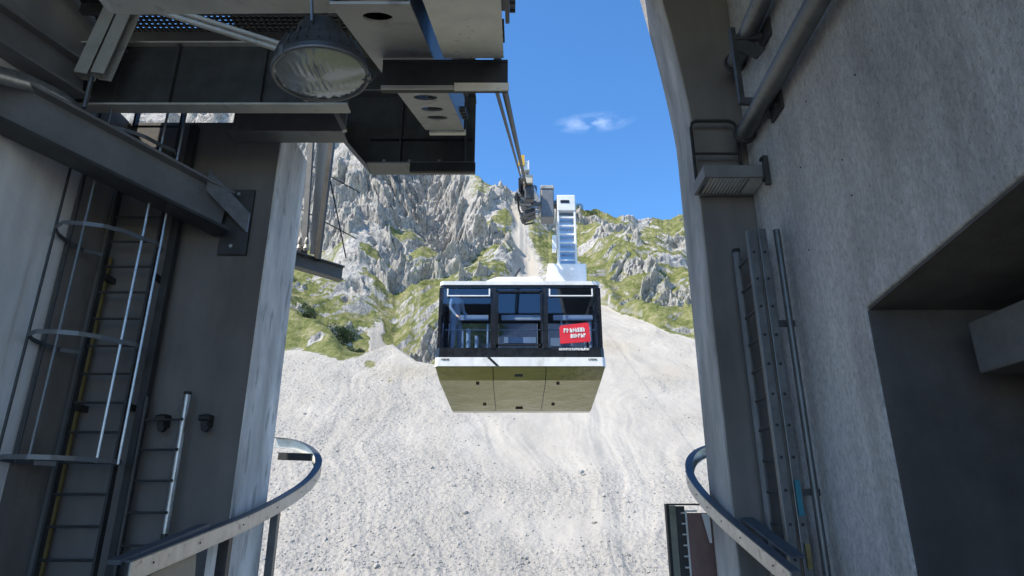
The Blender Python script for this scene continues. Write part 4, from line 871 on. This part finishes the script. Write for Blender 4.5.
part(MB().box(.30, .52, 13.75, 13.95, 7.05, 7.42), 'brake_box', 'dark_steel', G, bevel=.02)
part(MB().box(.76, 1.10, 15.30, 15.75, 7.32, 8.14), 'hanger_bearing', 'painted_steel', G, bevel=.03)
part(MB().box(.75, 1.11, 15.28, 15.78, 8.141, 8.25), 'bearing_cap', 'grey_paint', G, bevel=.02)
part(MB().cyl((.35, 15.5, 7.78), (1.4, 15.5, 7.78), .11, 18), 'hanger_axle', 'grey_steel', G, smooth=40)
part(MB().bar((.62, 15.2, 8.0), (.36, 14.9, 7.95), .10, .30), 'hanger_link', 'dark_steel', G)

# ---------------------------------------------------------------- the passenger
def person(loc, face, label):
    r = thing('person', loc, label, 'person')
    J = {'pel': (0, 0, .92, .125), 'spine': (0, .01, 1.12, .125), 'chest': (0, .0, 1.32, .14), 'neck': (0, 0, 1.47, .055), 'hd0': (0, -.01, 1.55, .07), 'hd1': (0, -.015, 1.66, .09), 'hd2': (0, -.01, 1.73, .06),
         'shL': (-.17, 0, 1.40, .065), 'elL': (-.23, -.02, 1.13, .045), 'wrL': (-.20, -.16, .94, .03), 'haL': (-.19, -.20, .90, .035),
         'shR': (.17, 0, 1.40, .065), 'elR': (.22, -.04, 1.13, .045), 'wrR': (.19, -.20, .99, .03), 'haR': (.18, -.25, .96, .035),
         'hpL': (-.09, 0, .86, .09), 'knL': (-.10, -.02, .48, .06), 'anL': (-.10, .02, .09, .04), 'toL': (-.11, -.14, .04, .035),
         'hpR': (.09, 0, .86, .09), 'knR': (.11, -.04, .48, .06), 'anR': (.12, .0, .09, .04), 'toR': (.13, -.16, .04, .035)}
    E = [('pel','spine'),('spine','chest'),('chest','neck'),('neck','hd0'),('hd0','hd1'),('hd1','hd2'),('chest','shL'),('shL','elL'),('elL','wrL'),('wrL','haL'),('chest','shR'),('shR','elR'),('elR','wrR'),('wrR','haR'),
         ('pel','hpL'),('hpL','knL'),('knL','anL'),('anL','toL'),('pel','hpR'),('hpR','knR'),('knR','anR'),('anR','toR')]
    for sx_, h in ((-1, 'haL'), (1, 'haR')):
        bx, by, bz, _ = J[h]
        for i, (dx, ln) in enumerate(((-.027, .055), (-.009, .065), (.009, .062), (.027, .048))):
            J[h+'f%da' % i] = (bx+dx, by-.035, bz-.012, .010); J[h+'f%db' % i] = (bx+dx, by-.035-ln*.6, bz-.012-ln*.5, .008); E += [(h, h+'f%da' % i), (h+'f%da' % i, h+'f%db' % i)]
        J[h+'t'] = (bx-sx_*.045, by-.03, bz-.005, .011); E.append((h, h+'t'))
    names = list(J); me_ = bpy.data.meshes.new('body'); me_.from_pydata([J[n_][:3] for n_ in names], [(names.index(a), names.index(b_)) for a, b_ in E], [])
    o = bpy.data.objects.new('body', me_); COL.objects.link(o); sk = me_.skin_vertices or None
    md = o.modifiers.new('skin', 'SKIN'); sv_ = me_.skin_vertices[0].data
    for i, n_ in enumerate(names): sv_[i].radius = (J[n_][3], J[n_][3]*(.75 if n_ in ('chest', 'spine', 'pel') else 1)); sv_[i].use_root = (n_ == 'pel')
    ss = o.modifiers.new('sub', 'SUBSURF'); ss.levels = 1; ss.render_levels = 1
    dg = bpy.context.evaluated_depsgraph_get(); dg.update(); m2_ = bpy.data.meshes.new_from_object(o.evaluated_get(dg)); o.modifiers.clear(); o.data = m2_
    for k in ('skin', 'shirt', 'trouser', 'hair'): m2_.materials.append(M[k])
    for p in m2_.polygons:
        z = p.center.z; x = abs(p.center.x); y = p.center.y
        p.material_index = 0 if (z > 1.46 or (y < -.19 and z > .8)) else (1 if z > .93 or x > .19 else (2 if z > .07 else 3)); p.use_smooth = True
    o.parent = r
    hr = MB().lathe([(.0, .112), (.05, .10), (.088, .05), (.098, 0), (.092, -.06), (.07, -.10)], (0, .018, 1.665), (0, .28, 1), 20).build('cap', 'shirt', r, smooth=60)
    MB().bar((0, -.08, 1.70), (0, -.17, 1.685), .13, .012).build('cap_peak', 'shirt', r)
    fc = MB(); fc.add([(-.014, -.098, 1.605), (.014, -.098, 1.605), (0, -.125, 1.61), (0, -.10, 1.655)], [(0,1,2),(0,2,3),(1,3,2),(0,3,1)]); nsm = fc.build('nose', 'skin', r)
    for sx_ in (-1, 1):
        MB().lathe([(0, 0), (.009, .003), (.011, .008)], (sx_*.033, -.102, 1.655), (0, 1, 0), 8).build('eye', 'hair', r)
        MB().lathe([(0, -.006), (.02, 0), (.024, .012), (.012, .02)], (sx_*.092, .0, 1.635), (sx_, 0, 0), 8).build('ear', 'skin', r)
    MB().box(-.022, .022, -.102, -.095, 1.575, 1.582).build('mouth', 'red', r)
    r.rotation_euler.z = face; return r
person((gc.x-1.47, 14.34, 3.361), R(55), 'person in pale cap and white shirt standing inside the cabin at its left window')
